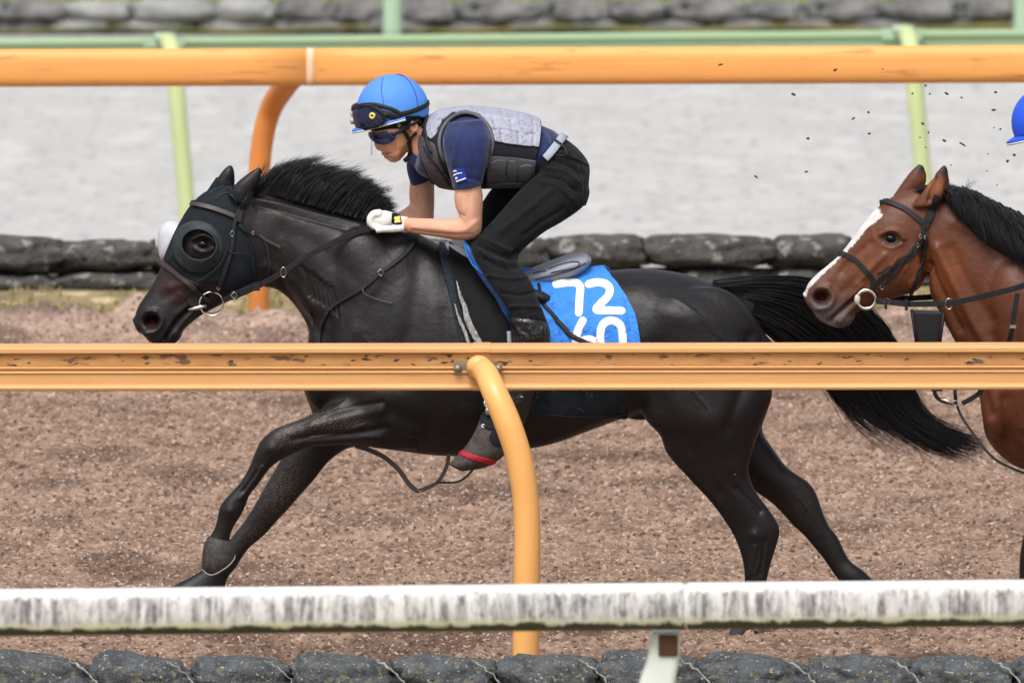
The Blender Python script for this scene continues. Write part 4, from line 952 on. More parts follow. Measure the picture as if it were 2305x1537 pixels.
M['boot_black'] = mat('patent_black', srgb(16,16,19), .16, .6, bump=(18,.7,.02))
M['boot_grey'] = mat('grey_mesh_boot', srgb(54,49,49), .7, .3, var=(50,.7,srgb(92,82,76)), bump=(90,.4,.005))
M['red'] = mat('red_trim', srgb(168,24,44), .5, .4)
M['white'] = mat('white_mark', srgb(222,224,230), .6, .3)
M['patch_blue'] = mat('patch_blue', srgb(36,62,160), .6, .3)
M['clear'] = mat('clear_flap', srgb(236,240,240), .15, .5, alpha=.22)
M['human_hair'] = mat('dark_hair', srgb(22,20,20), .5, .5, bump=(120,.5,.004), stretch=(1,1,4))
def sh(st, f):
    return [((a+(c-a)*(1-f)/2), (b+(d-b)*(1-f)/2), (c-(c-a)*(1-f)/2), (d-(d-b)*(1-f)/2), w_*f)+tuple(r) for a, b, c, d, w_, *r in st]
def full(st, dy=0): return [tuple(s)+(dy, 2, 0)[len(s)-5:] if len(s) < 8 else tuple(s) for s in st]
TOR = [(958,286,938,350,40), (985,262,937,385,88), (1020,253,975,407,116), (1070,251,1020,418,122), (1130,257,1085,418,106), (1185,268,1160,416,96), (1215,281,1196,408,92), (1245,294,1212,398,90)]
PEL = [(1232,294,1196,392,88), (1275,314,1210,430,100), (1308,342,1240,472,106), (1327,374,1288,478,92), (1325,420,1312,462,62)]
THN = [(1225,372,1322,440,54,-.10), (1187,410,1312,466,57,-.12), (1152,447,1268,498,53,-.15), (1116,489,1228,521,48,-.18), (1082,524,1192,549,44,-.20), (1060,548,1168,574,40,-.22), (1064,572,1168,594,37,-.24), (1080,602,1182,614,35,-.27),
       (1100,636,1202,646,33,-.30), (1126,671,1213,680,31,-.325), (1149,706,1225,706,29,-.34), (1158,742,1237,738,28,-.345)]
THF = [(1180,362,1305,440,54,.10), (1132,396,1280,472,56,.12), (1098,436,1236,505,52,.15), (1072,480,1196,532,47,.18), (1052,520,1165,560,43,.20), (1046,552,1150,586,39,.22), (1056,590,1150,610,36,.25), (1085,640,1180,650,33,.29), (1130,700,1212,700,30,.33), (1158,742,1237,738,28,.345)]
BOOT = [(1146,722,1229,722,31,-.342), (1156,750,1239,748,30,-.345), (1150,800,1236,796,29,-.345), (1126,860,1210,872,29,-.345), (1096,912,1182,948,30,-.345), (1082,944,1154,1000,32,-.345), (1064,984,1124,1032,32,-.345), (1040,1016,1092,1050,29,-.345), (1016,1040,1052,1057,21,-.345)]
SLN = [(1008,276,1088,268,30,-.13), (997,308,1104,308,46,-.18), (1000,350,1101,350,45,-.205), (1011,390,1092,384,42,-.21), (1021,427,1085,417,39,-.21)]
ARN = [(1012,300,1090,300,30,-.16), (1010,350,1094,350,34,-.19), (1024,415,1083,410,32,-.21), (1022,445,1087,440,33,-.21), (1026,468,1086,478,34,-.21), (1033,487,1080,528,34,-.21), (1016,493,1042,541,31,-.20), (976,492,986,534,26,-.17), (940,491,945,528,20,-.135), (908,490,910,522,16,-.10), (895,490,896,520,16,-.09)]
SLF = [(935,330,1000,320,34,.13), (917,360,988,350,38,.17), (916,385,986,378,37,.19), (926,420,976,402,34,.20)]
ARF = [(935,340,985,335,30,.16), (924,400,978,395,30,.20), (921,436,978,436,31,.205), (922,458,977,476,31,.20), (914,467,972,500,28,.18), (898,477,932,514,23,.14), (880,480,897,512,17,.09), (872,480,884,510,16,.08)]
FACE = [(837,288,940,268,50), (835,302,938,290,51), (841,316,934,306,48), (852,332,927,322,44), (861,344,920,336,38), (871,353,911,349,30), (884,360,902,358,20)]
def hand(sgn, ox=0, oy=0):
    parts = [loft(full([(912,490,911,522,15,sgn*.095), (892,481,892,519,19,sgn*.088), (868,474,868,512,25,sgn*.08), (852,476,853,512,27,sgn*.075), (842,483,845,508,26,sgn*.075)]), k=4, n=18)]
    parts.append(ell(862+ox, 494+oy, 26, 20, 19, 0, sgn*.104)); parts.append(ell(846+ox, 494+oy, 15, 18, 26, 0, sgn*.09))
    for j, (d, ly) in enumerate(((.048, 0), (.022, -2), (-.004, -1), (-.028, 2))):
        c = catmull([P(858+ox, 481+oy+ly, YH+sgn*(.075+d)), P(840+ox, 484+oy+ly, YH+sgn*(.075+d)), P(834+ox-j%2*1.5, 499+oy+ly, YH+sgn*(.075+d)), P(842+ox, 511+oy, YH+sgn*(.075+d)), P(853+ox, 510+oy, YH+sgn*(.074+d))], 4)
        parts.append(tube(c, np.interp(np.arange(len(c)), [0, 8, len(c)-1], [.0135, .0125, .0105]), 10))
    c = catmull([P(908, 513, YH+sgn*.13), P(886, 515, YH+sgn*.138), P(864, 516, YH+sgn*.14), P(847, 519, YH+sgn*.132)], 4)
    parts.append(tube(c, np.interp(np.arange(len(c)), [0, 6, len(c)-1], [.014, .0135, .0100]), 10))
    if ox or oy:
        parts = [(V+(P(ox, oy, YH)-P(0, 0, YH)), F) for V, F in parts[:1]]+parts[1:-1]+[(parts[-1][0]+(P(ox, oy, YH)-P(0, 0, YH)), parts[-1][1])]
    return parts
pr = thing('person', P(1130, 700, YH), 'jockey crouched on the black horse, blue helmet, grey vest, navy shirt', 'jockey')
skinparts = [ell(886, 252, 66, 66, 52, 0), loft(full(FACE), k=4, n=28), loft(full([(838,303,858,300,8), (841,315,866,312,11), (843,327,872,326,14), (847,336,872,338,13), (856,340,868,341,9)]), k=3, n=14),
    ell(866, 345.5, 8, 4.4, 17, 12), ell(872, 353, 8, 4.4, 14, 12), ell(886, 356, 15, 10, 19), ell(893, 322, 24, 14, 44, 30), ell(932, 286, 10, 14, 5, 15, -.088), ell(932, 286, 10, 14, 5, 15, .088),
    loft(full([(900,325,950,272,34), (918,342,965,284,37), (935,362,995,300,50), (970,380,1030,290,60)]), k=4, n=24), loft(full(ARN), k=5, n=24), loft(full(ARF), k=5, n=24),
    loft(full(sh(TOR, .82)), k=4, n=28), loft(full(sh(PEL, .8)), k=4, n=28), loft(full(sh(THN, .5)), k=4, n=20), loft(full(sh(THF, .5)), k=4, n=20), loft(full(sh(BOOT, .75)), k=4, n=20)]
bf = [(a, b, c, d, w_, -dy) for a, b, c, d, w_, dy in BOOT]
skinparts.append(loft(full(sh(bf, .75)), k=4, n=20))
skinparts += [(P_[0]*1., P_[1]) for P_ in (loft(full(sh([(912,490,911,522,15,-.095), (892,481,892,519,19,-.088), (868,474,868,511,23,-.08), (852,480,853,506,24,-.075)], .8)), k=4, n=14), loft(full(sh([(912,490,911,522,15,.095), (892,481,892,519,19,.088), (868,474,868,511,23,.08), (852,480,853,506,24,.075)], .8)), k=4, n=14))]
RV, RT = remesh(skinparts, .0034, 3, .5)
RV = sculpt(RV, RT, [([(857,341),(866,341)], 2, -2), ([(860,349),(880,348)], 2.2, -5), ([(852,336),(858,336)], 2, -3), ([(878,340),(872,352)], 3, -1.5), ([(868,326),(862,334)], 4, -3), ([(905,300),(912,318)], 10, 3), ([(900,335),(880,345)], 8, -2),
    ([(932,287)], 4.5, -5), ([(848,312),(872,312)], 6, -4), ([(905,330),(895,348)], 6, 3), ([(880,330),(890,342)], 7, -3), ([(1028,478),(1046,487)], 3, -3, 'n'), ([(1070,500),(1040,520),(980,515),(930,512)], 6, 3, 'n'), ([(1060,528),(1000,527),(930,518)], 3, -2.5, 'n'), ([(1040,445),(1046,470)], 12, 3, 'n'), ([(1066,440),(1064,480)], 10, 3, 'n'), ([(940,455),(948,475)], 5, -3, 'f')])
qr = pcoord(RV); CS = np.tile(np.array(srgb(214,164,138)[:3]), (len(RV), 1))
CS = mixc(CS, g(qr, 870, 348, 8)*.7, srgb(176,96,92)); CS = mixc(CS, g(qr, 932, 287, 14)*.6, srgb(206,124,104)); CS = mixc(CS, g(qr, 895, 320, 60)*.35, srgb(190,136,104)); CS = mixc(CS, ((qr[:, 0] > 900) & (qr[:, 0] < 960) & (qr[:, 1] > 295) & (qr[:, 1] < 365))*.4, srgb(180,122,84))
mud = np.clip(g(qr, 1050, 465, 50)*1.0+g(qr, 945, 470, 50)+.5*g(qr, 890, 330, 30), 0, 1)
ob('body', RV, RT, M['skin'], pr, attrs={'Col': CS, 'mud': mud})
# trousers, jersey
TV, TT = remesh([loft(full(PEL), k=4, n=32), loft(full(THN), k=4, n=26), loft(full(THF), k=4, n=26), ell(1262, 425, 60, 50, 60, 0, -.10), ell(1262, 425, 60, 50, 60, 0, .10)], .0045, 8, .5)
rr = random.Random(4)
wrk = [([(1300,352),(1318,366),(1326,374)], 3, -3), ([(1262,345),(1290,356),(1320,368)], 4, 4), ([(1245,360),(1278,372),(1310,392)], 5, -4), ([(1235,380),(1270,388),(1300,410)], 5, 4), ([(1228,398),(1262,404),(1296,430)], 5, -4), ([(1222,412),(1256,420),(1286,448)], 5, 3),
       ([(1190,412),(1140,462),(1096,512)], 3, -3), ([(1240,430),(1180,480),(1130,520)], 8, 4), ([(1270,470),(1220,500),(1180,530)], 6, -3), ([(1080,535),(1110,548),(1150,566)], 5, 4), ([(1075,550),(1106,566),(1150,582)], 5, -5), ([(1082,566),(1110,584),(1160,594)], 5, 4), ([(1092,584),(1124,600),(1168,604)], 4, -4),
       ([(1150,572),(1166,566)], 4, -5), ([(1120,540),(1135,580),(1150,620)], 5, -2), ([(1100,620),(1150,628),(1190,622)], 4, 3), ([(1130,660),(1170,664),(1205,656)], 4, -3), ([(1150,690),(1190,690),(1218,694)], 4, 3), ([(1140,600),(1180,680),(1200,730)], 3, -2), ([(1160,725),(1200,722),(1230,728)], 4, -3)]
TV = sculpt(TV, TT, [(a, b, h_*2.4) for a, b, h_ in wrk]); ob('trousers', TV, TT, M['trousers'], pr)
JV, JT = remesh([loft(full(TOR), k=5, n=36), loft(full(SLN), k=5, n=26, rnd=False), loft(full(SLF), k=5, n=26, rnd=False), loft(full([(924,370,966,298,34), (934,378,984,302,44), (950,385,1005,300,60)]), k=4, n=24)], .0042, 5, .5)
JV = sculpt(JV, JT, [([(1040,285),(1030,320),(1020,360)], 6, 4, 'n'), ([(1060,290),(1064,330),(1070,380)], 7, -4, 'n'), ([(1090,330),(1088,370),(1080,400)], 6, 4, 'n'), ([(1024,380),(1050,400),(1080,404)], 5, -3, 'n'), ([(1020,420),(1050,424),(1084,414)], 3, 3, 'n'), ([(1225,300),(1232,330),(1216,350)], 5, 6), ([(1240,300),(1245,325)], 4, -5), ([(925,375),(950,390),(975,390)], 5, -4, 'f')])
for pts, w_ in (([(1258,350),(1290,356),(1325,373)], 3), ([(1222,392),(1190,416),(1145,464),(1104,512)], 2.4), ([(1300,372),(1312,410),(1308,450)], 2), ([(1240,345),(1262,352),(1280,340)], 3)):
    V, F = strap(pts, w_, [bvh(TV, TT)], .002, .003); ob('trouser_seam', V, F, M['black'], pr)
jersey = ob('shirt', JV, JT, M['jersey'], pr)
JB = bvh(JV, JT); TB = bvh(TV, TT); qj = pcoord(JV); NJ = normals(JV, JT)
# armhole exclusion, torso only
TV0, TT0 = remesh([loft(full(TOR), k=5, n=36)], .0042, 4, .5); qt = pcoord(TV0); N0 = normals(TV0, TT0)
arm = (np.hypot((qt[:, 0]-1049)/56, (qt[:, 1]-326)/64)-1)*55
vest = tag(bpy.data.objects.new('body_protector', None)); COL.objects.link(vest); vest.parent = pr
def vpatch(name, poly, off, th, m, par=vest, smooth=True, arm_=True, extra=None):
    f_ = sdf(qt, poly, smooth)
    if arm_: f_ = np.minimum(f_, arm)
    if extra is not None: f_ = np.minimum(f_, extra)
    if name in ('side_tile', 'side_panel', 'front_panel'):
        V, T = patch(TV0, TT0, np.where(TV0[:, 1] < YH, f_, -9), off, th, N0); ob(name, flip(V), T, M[m], par); return ob(name, V, T, M[m], par), V, T
    V, T = patch(TV0, TT0, f_, off, th, N0); return ob(name, V, T, M[m], par), V, T
vall = [(956,300), (964,262), (990,238), (1080,228), (1180,240), (1209,262), (1216,300), (1210,340), (1196,380), (1186,416), (1178,440), (1040,440), (990,425), (968,396), (954,360), (950,325)]
base_, VV_, VT_ = vpatch('base_layer', vall, .012, .010, 'vest_black')
up = [(962,285), (966,262), (992,236), (1080,226), (1180,238), (1207,262), (1214,298), (1212,334), (1180,331), (1140,326), (1110,320), (1098,292), (1078,268), (1050,258), (1020,262), (998,280), (986,308), (976,318), (966,308)]
plate, UV, UT = vpatch('back_plate', up, .020, .010, 'vest', smooth=False)
gro = []
for pts in ([(974,292),(992,286)], [(990,262),(1006,276)], [(1030,252),(1036,268)], [(1064,246),(1092,262),(1130,268),(1170,276),(1196,284)], [(1104,290),(1140,292),(1170,298),(1196,304)], [(1110,262),(1116,290)], [(1150,270),(1154,296)], [(1090,244),(1094,262)], [(1130,246),(1134,268)], [(1170,250),(1172,276)],
            [(1128,292),(1130,322)], [(1168,298),(1168,328)], [(1196,250),(1202,290),(1200,330)], [(1098,276),(1106,290),(1112,318)], [(1206,300),(1190,300)]):
    gro.append((pts, 2.4, -5))
for x, y in ((1118,304),(1122,312),(1142,306),(1150,312),(1140,316),(1156,320),(1178,312),(1186,318),(1180,324),(1132,280),(1142,284),(1160,284),(1182,292),(1110,276)): gro.append(([(x, y)], 2.4, -2.5))
UV = sculpt(UV, UT, gro)
me = plate.data; L0 = wloc(plate); me.vertices.foreach_set('co', (UV-L0).astype(np.float32).ravel()); me.update()
for poly in ([(1102,362), (1118,357), (1140,358), (1136,380), (1142,398), (1098,402), (1094,385)], [(1143,358), (1160,360), (1166,378), (1158,398), (1146,400), (1141,380)], [(1170,370), (1184,366), (1198,368), (1190,396), (1168,400), (1164,386)], [(1098,406), (1140,402), (1182,402), (1176,408), (1130,410), (1100,412)]):
    vpatch('side_tile', poly, .022, .010, 'vest_dark', smooth=False)
vpatch('side_panel', [(1092,354), (1110,350), (1160,354), (1206,360), (1194,412), (1160,414), (1096,414)], .0165, .006, 'vest_dark', smooth=False)
vpatch('front_panel', [(953,308), (968,318), (984,330), (992,360), (1004,385), (1026,412), (1018,424), (990,412), (972,392), (958,362), (950,335)], .017, .006, 'vest_front')
vb = bvh(VV_, VT_)
# padded rim round the armhole, near side and far side
a_ = np.linspace(0, 2*math.pi, 40)
for sg in (1, -1):
    pts = []
    for t_ in a_[:-1]:
        x, y = 1049+60*math.cos(t_), 322+68*math.sin(t_)
        h_ = hit([vb], x, y); Y_ = h_[0][1] if h_ is not None else YH-.1
        pts.append(P(x, y, Y_-.004))
    pts = np.array(pts); yy = pts[:, 1].copy()
    for _ in range(4): yy = (np.roll(yy, 1)+2*yy+np.roll(yy, -1))/4
    pts[:, 1] = yy
    if sg < 0: pts[:, 1] = 2*YH-pts[:, 1]
    V, F = tube(np.vstack([pts, pts[:1]]), .0075, 8, False); ob('armhole_rim', V, F, M['vest_dark'], vest)
V, F = strap([(958,330),(968,350),(985,372),(1002,396),(1014,414)], 4, [vb], .010, .004); ob('zip', V, F, M['black'], vest)
# sleeve patch
V, F = strap([(1034,379),(1040,407)], 26, [JB], .003, .002, k=4); sp = ob('sleeve_patch', V, F, M['patch_blue'], pr, smooth=False)
for a, b, w_ in (((1023,386),(1030,384),3), ((1024,394),(1042,388),3), ((1030,408),(1048,402),3), ((1028,401),(1032,400),5)):
    V, F = strap([a, b], w_, [JB], .008, .001, k=3); ob('white_print', V, F, M['white'], sp, smooth=False)
V, F = strap([(1272,302),(1262,316),(1250,332),(1238,347),(1228,358)], 19, [TB, JB], .008, .006); ob('belt', V, F, M['belt'], pr)
V, F = strap([(1245,322),(1262,334),(1275,350)], 6, [TB, JB], .016, .004); ob('belt_loop', V, F, M['black'], pr)
for bst_, yy in ((BOOT, 1), (bf, -1)):
    V, F = loft(full(bst_), k=5, n=24); V, T_ = remesh([(V, F)], .005, 2, .4)
    q_ = proj(V); b1 = sculpt(V, T_, [([(1165+i_*14,740+(i_ % 2)*12),(1175+i_*12,764)], 4, 4) for i_ in range(5)]+[([(1085,930),(1110,960),(1120,1000)], 6, -3), ([(1100,900),(1130,915)], 6, 4)]); 
    bo = ob('boot', b1, T_, M['boot_black'], pr)
    bt = bvh(b1, T_); n_ = normals(b1, T_)
    foot = 1*(q_[:, 1]-np.interp(q_[:, 0], [1080,1120,1200], [925,950,990]))
    V, T2 = patch(b1, T_, np.minimum(foot, 60), .003, .003, n_); ob('mesh_upper', V, T2, M['boot_grey'], bo)
    d_ = 5.5-dist_poly(q_, [(1030,1016),(1062,1028),(1110,1040)]); V, T2 = patch(b1, T_, d_, .006, .004, n_); ob('toe_band', V, T2, M['red'], bo)
    if yy > 0:
        f_ = 22-np.hypot(q_[:, 0]-1106, q_[:, 1]-945); V, T2 = patch(b1, T_, np.where(n_[:, 1] < 0, f_, -9), .007, .004, n_); an = ob('ankle_patch', V, T2, M['vest_black'], bo)
        f_ = 20-np.hypot(q_[:, 0]-1122, q_[:, 1]-985); V, T2 = patch(b1, T_, np.where(n_[:, 1] < 0, f_, -9), .006, .004, n_); ob('ankle_patch', V, T2, M['vest_black'], bo)
        h_ = hit([bt], 1088, 958)[0]-[0, .009, 0]; V, F = torus(h_, 3.2*PXM, 1.3*PXM); ob('logo_ring', V, F, M['white'], an)
# stirrup iron (belongs to the saddle)
si = [P(1098, 918, YH-.385), P(1092, 905, YH-.36), P(1108, 880, YH-.35), P(1140, 866, YH-.35), P(1168, 876, YH-.355), P(1174, 896, YH-.385)]
V, F = tube(catmull(si, 5), .008, 8); ob('stirrup', V, F, M['bright_steel'], sa)
V, F = ell(1100, 924, 9, 11, 8, 0, -.39); ob('stirrup_eye', V, F, M['bright_steel'], sa)
# gloves
for sg, ox, oy in ((-1, 0, 0), (1, -6, -4)):
    V, T_ = remesh(hand(sg, ox, oy), .0028, 2, .4); gl = ob('glove', V, T_, M['glove'], pr)
    if sg < 0:
        q_ = proj(V); n_ = normals(V, T_); f_ = sdf(q_, [(882,481),(890,480),(901,485),(905,506),(893,507),(881,502)], False)
        W, T2 = patch(V, T_, np.where(n_[:, 1] < .1, f_, -9), .002, .002, n_); gp = ob('glove_patch', W, T2, M['vest_black'], gl)
        c_ = [(890,492),(897,491),(891,499),(898,498),(894,495)]; f_ = np.max([3.4-np.hypot(q_[:, 0]-x, q_[:, 1]-y) for x, y in c_], 0)
        W, T2 = patch(V, T_, np.where(n_[:, 1] < .1, f_, -9), .004, .002, n_); ob('clover_mark', W, T2, M['yellow'], gp)
        V2, F2 = loft(full([(918,488,917,524,17,-.10), (908,488,907,524,18,-.097)]), k=2, n=20, rnd=False); ob('glove_cuff', V2, F2, M['glove'], gl)
# ---- helmet
HEC, HRX, HRY, HRZ = (884.5, 248), 81, 80, 66
EV, EF = ell(HEC[0], HEC[1], HRX, HRY, HRZ, 0, nu=64, nv=40); ET = np.array([t_ for f_ in EF for t_ in ([(f_[0], f_[i_], f_[i_+1]) for i_ in range(1, len(f_)-1)])])
# orient outward
cE = EV.mean(0); nE = normals(EV, ET)
if ((EV-cE)*nE).sum() < 0: ET = ET[:, ::-1]; nE = -nE
qe = proj(EV)
def eline(x): return np.interp(x, [780, 800, 852, 906, 940, 970], [289, 286, 276, 262, 262, 268])
hel = bpy.data.objects.new('helmet', None); COL.objects.link(hel); hel.parent = pr
V, T_ = patch(EV, ET, eline(qe[:, 0])-qe[:, 1], .001, .008, nE); dome = ob('helmet_cover', V, T_, M['helmet'], hel)
EB = bvh(EV, ET)
# inner lining / harness below the cover
V, F = ell(886, 254, 74, 62, 60, -6, nu=40, nv=24); Tn = np.array([t_ for f_ in F for t_ in ([(f_[0], f_[i_], f_[i_+1]) for i_ in range(1, len(f_)-1)])]); qq = proj(V)
nn = normals(V, Tn); 
if ((V-V.mean(0))*nn).sum() < 0: Tn = Tn[:, ::-1]; nn = -nn
low = np.interp(qq[:, 0], [800, 850, 890, 915, 960], [290, 296, 296, 280, 292]); W, T2 = patch(V, Tn, low-qq[:, 1], 0, .004, nn); ob('helmet_shell', W, T2, M['black'], hel)
# brim
def brim(e0, e1, d0, d1, off):
    VV = []; c = P(904, 263, YH); fwd = P(796, 288, YH)-c; L_ = np.linalg.norm(fwd); fwd /= L_; dn = np.array([fwd[2], 0, -fwd[0]]); dn = dn if dn[2] < 0 else -dn
    n_ = 36
    for i_ in range(n_+1):
        a = math.radians(-95+190*i_/n_)
        for e, d in ((e0, d0), (e1, d1)):
            r1 = (L_-.012)*1.0+e*max(0, math.cos(a))**.8; r2 = HRZ*PXM+e*.25
            VV.append(c+fwd*r1*math.cos(a)+np.array([0, 1, 0])*r2*math.sin(a)+dn*(d*(.4+.6*max(0, math.cos(a)))+off))
    V = np.array(VV); F = [(2*i_, 2*i_+1, 2*i_+3, 2*i_+2) for i_ in range(n_)]
    T3 = np.array([t_ for f_ in F for t_ in ((f_[0], f_[1], f_[2]), (f_[0], f_[2], f_[3]))]); return thick(V, T3, .003, .006)
V, F = brim(-.012, .020, -.004, .010, 0); ob('brim', V, F, M['helmet'], hel)
V, F = brim(.008, .021, .006, .0125, .004); ob('brim_trim', V, F, M['white'], hel)
def es(name, pts, w_, m, off=.004, th=.004, par=hel, mirror=True):
    V, F = strap(pts, w_, [EB], off, th); ob(name, flip(V), F, M[m], par); return ob(name, V, F, M[m], par)
es('goggle_strap', [(801,241),(820,237),(842,236),(866,241),(889,249),(906,262)], 9, 'black')
es('goggle_strap', [(902,257),(920,253),(940,246),(955,239),(963,232)], 11, 'black')
es('goggle_strap', [(862,256),(876,259),(890,262),(904,266)], 16, 'black', .003)
es('seam', [(893,169),(912,176),(927,195),(936,218),(940,240)], 1.6, 'patch_blue', .002, .002)
es('seam', [(862,176),(859,205),(864,235)], 1.4, 'patch_blue', .002, .002)
glp = [(800,248), (812,242), (834,240), (852,246), (864,256), (866,268), (858,277), (838,282), (815,286), (800,288), (790,270)]
pe = pcoord(EV); V, T_ = patch(EV, ET, sdf(pe, glp), .020, .018, nE); ob('spare_goggles', V, T_, M['lens'], hel)
V, T_ = patch(EV, ET, np.minimum(4-np.abs(sdf(pe, glp)), 4), .021, .015, nE); ob('goggle_frame', V, T_, M['black'], hel)
h_ = hit([EB], 844, 259); c = h_[0]+h_[1]*.022; V, F = torus(c, 5.2*PXM, 2.6*PXM, h_[1]); ob('goggle_button', V, F, M['yellow'], hel)
V, F = ell(*((844, 259, 5, 5, 2)), dy=c[1]-YH); ob('goggle_button', V, F, M['pale'], hel)
V, F = merge(ell(796, 256, 8, 9, 16, 10), ell(794, 271, 7, 10, 14, -5)); V, T_ = remesh([(V, F)], .003, 3); ob('nose_foam', V, T_, M['pale'], hel)
ring('buckle', 864, 257, 4, 1.3, hel, [EB], .01, m='pale'); 
# hair behind the ear, worn goggles, straps
RB = bvh(RV, RT); NR = normals(RV, RT)
hairf = sdf(qr, [(902,262), (930,258), (958,262), (968,280), (955,292), (946,284), (938,272), (922,272), (914,284), (906,300), (898,292), (892,272)])
V, T_ = patch(RV, RT, hairf, .009, .010, NR); ob('hair', V, T_, M['human_hair'], pr)
gg = [(834,299), (850,300), (868,296), (886,299), (890,308), (883,318), (870,322), (858,322), (848,318), (838,308)]
V, T_ = patch(RV, RT, sdf(qr, gg), .011, .010, NR); ob('goggles', V, T_, M['lens'], pr)
V, F = strap([(884,303),(900,296),(920,284),(945,272)], 8, [RB], .010, .004, mirror=True); ob('goggle_band', V, F, M['black'], pr)
V, F = strap([(892,270),(904,290),(914,306),(922,322),(926,340),(920,354),(910,364)], 9, [RB], .006, .005, mirror=True); ob('chin_strap', V, F, M['black'], pr)
V, F = strap([(938,300),(930,306),(922,318)], 6, [RB], .008, .004, mirror=True); ob('chin_strap', V, F, M['black'], pr)
ring('buckle', 898, 281, 4.5, 1.2, pr, [RB], .016, m='pale', sx=.7)
vv = [P(x, y, YH+d) for d in (-.05, -.02, .02, .05) for x, y in ((833+abs(d)*120, 298), (832+abs(d)*120, 350))]
V = np.array(vv); V, F = thick(V, np.array([[0, 1, 3], [0, 3, 2], [2, 3, 5], [2, 5, 4], [4, 5, 7], [4, 7, 6]]), .0006, .0012); ob('clear_visor', V, F, M['clear'], pr)
V, F = strap([(968,268),(962,290),(966,320),(975,345)], 8, [vb, JB], .014, .006); ob('collar_binding', V, F, M['black'], pr)
def copy_tree(o, parent=None, shift=None, swap=None):
    if swap and o.name.split('.')[0] in ('spare_goggles', 'goggle_frame', 'goggle_button', 'goggle_strap', 'nose_foam', 'buckle', 'goggles', 'clear_visor'): return None
    c = o.copy(); COL.objects.link(c); c.parent = parent
    if shift is not None: c.location = tuple(np.array(c.location)+shift)
    if swap and c.type == 'MESH' and c.data.materials and c.data.materials[0] in swap:
        c.data = c.data.copy(); c.data.materials[0] = swap[o.data.materials[0]]
    for ch in list(o.children): copy_tree(ch, c, None, swap)
    return c
# ================================================================ bay horse and the second rider
def shf(st, dx, dy=0): return [(s[0]+dx, s[1]+dy, s[2]+dx, s[3]+dy)+tuple(s[4:]) for s in st]
YB = YH
H2 = [(1812,658,1826,697,24), (1818,640,1846,723,33), (1836,619,1884,737,36), (1858,601,1905,722,33), (1889,574,1936,700,35), (1916,540,1982,680,44), (1944,501,2024,668,56), (1979,464,2064,654,62), (2016,439,2082,628,56), (2064,424,2100,572,48), (2100,432,2120,545,44)]
E2N = ([(2056,462,2106,462,17), (2078,430,2130,440,17), (2100,398,2138,414,12), (2123,370,2134,380,4)], -.065)
E2F = ([(2008,444,2062,434,15), (2030,412,2082,418,16), (2048,388,2086,396,12), (2066,370,2080,374,4)], .07)
N2 = [(2076,438,2092,625,44), (2108,434,2094,662,50), (2152,436,2116,705,56), (2206,458,2140,752,64), (2262,482,2166,800,74), (2322,508,2196,856,86), (2386,530,2206,905,98), (2450,545,2260,960,106)]
T2_ = shf(TORSO, 1515); T2_[0] = (2285,560,2208,905,64); T2_[1] = (2345,520,2222,990,108); T2_[2] = (2415,515,2300,1056,132); T2_[3] = (2475,535,2400,1040,148)
L1 = [(2360,900,2500,960,60), (2355,980,2460,1020,52), (2338,1060,2424,1076,40), (2322,1130,2384,1138,30), (2308,1180,2362,1186,26), (2300,1222,2356,1228,25), (2295,1256,2346,1258,21), (2294,1300,2332,1302,17), (2292,1345,2328,1346,18), (2284,1372,2328,1372,20), (2272,1392,2320,1398,22)]
L2 = [(2380,920,2540,960,60), (2400,1000,2490,1040,48), (2410,1090,2470,1100,34), (2420,1160,2480,1155,28), (2450,1205,2506,1176,24), (2500,1228,2530,1196,17), (2545,1240,2562,1212,16), (2582,1262,2612,1232,20), (2600,1300,2650,1276,26)]
ex2 = [ell(1896, 714, 30, 24, 27, 30), ell(1975, 540, 34, 32, 52), ell(2030, 600, 58, 64, 54), ell(2250, 900, 45, 90, 58, 0, -.09), ell(2250, 900, 45, 90, 58, 0, .09), ell(2330, 760, 90, 190, 70, 20, -.10), ell(2330, 760, 90, 190, 70, 20, .10),
       loft([(3105,640,3115,690,30), (3165,655,3170,700,22), (3215,678,3215,705,12)], k=4, n=16)]
KV, KT = body(head=H2, neck=N2, torso=T2_, ears=(E2N, E2F), legs=((L1, .12), (L2, -.12), (shf(HN, 1540, -20), -.14), (shf(HF, 1500), .14)), extra=ex2, voxel=.0054)
KV = blend_smooth(KV, KT, 35, lambda q: np.clip((q[:, 0]-2130)/60, 0, 1)*np.clip((1010-q[:, 1])/60, 0, 1))
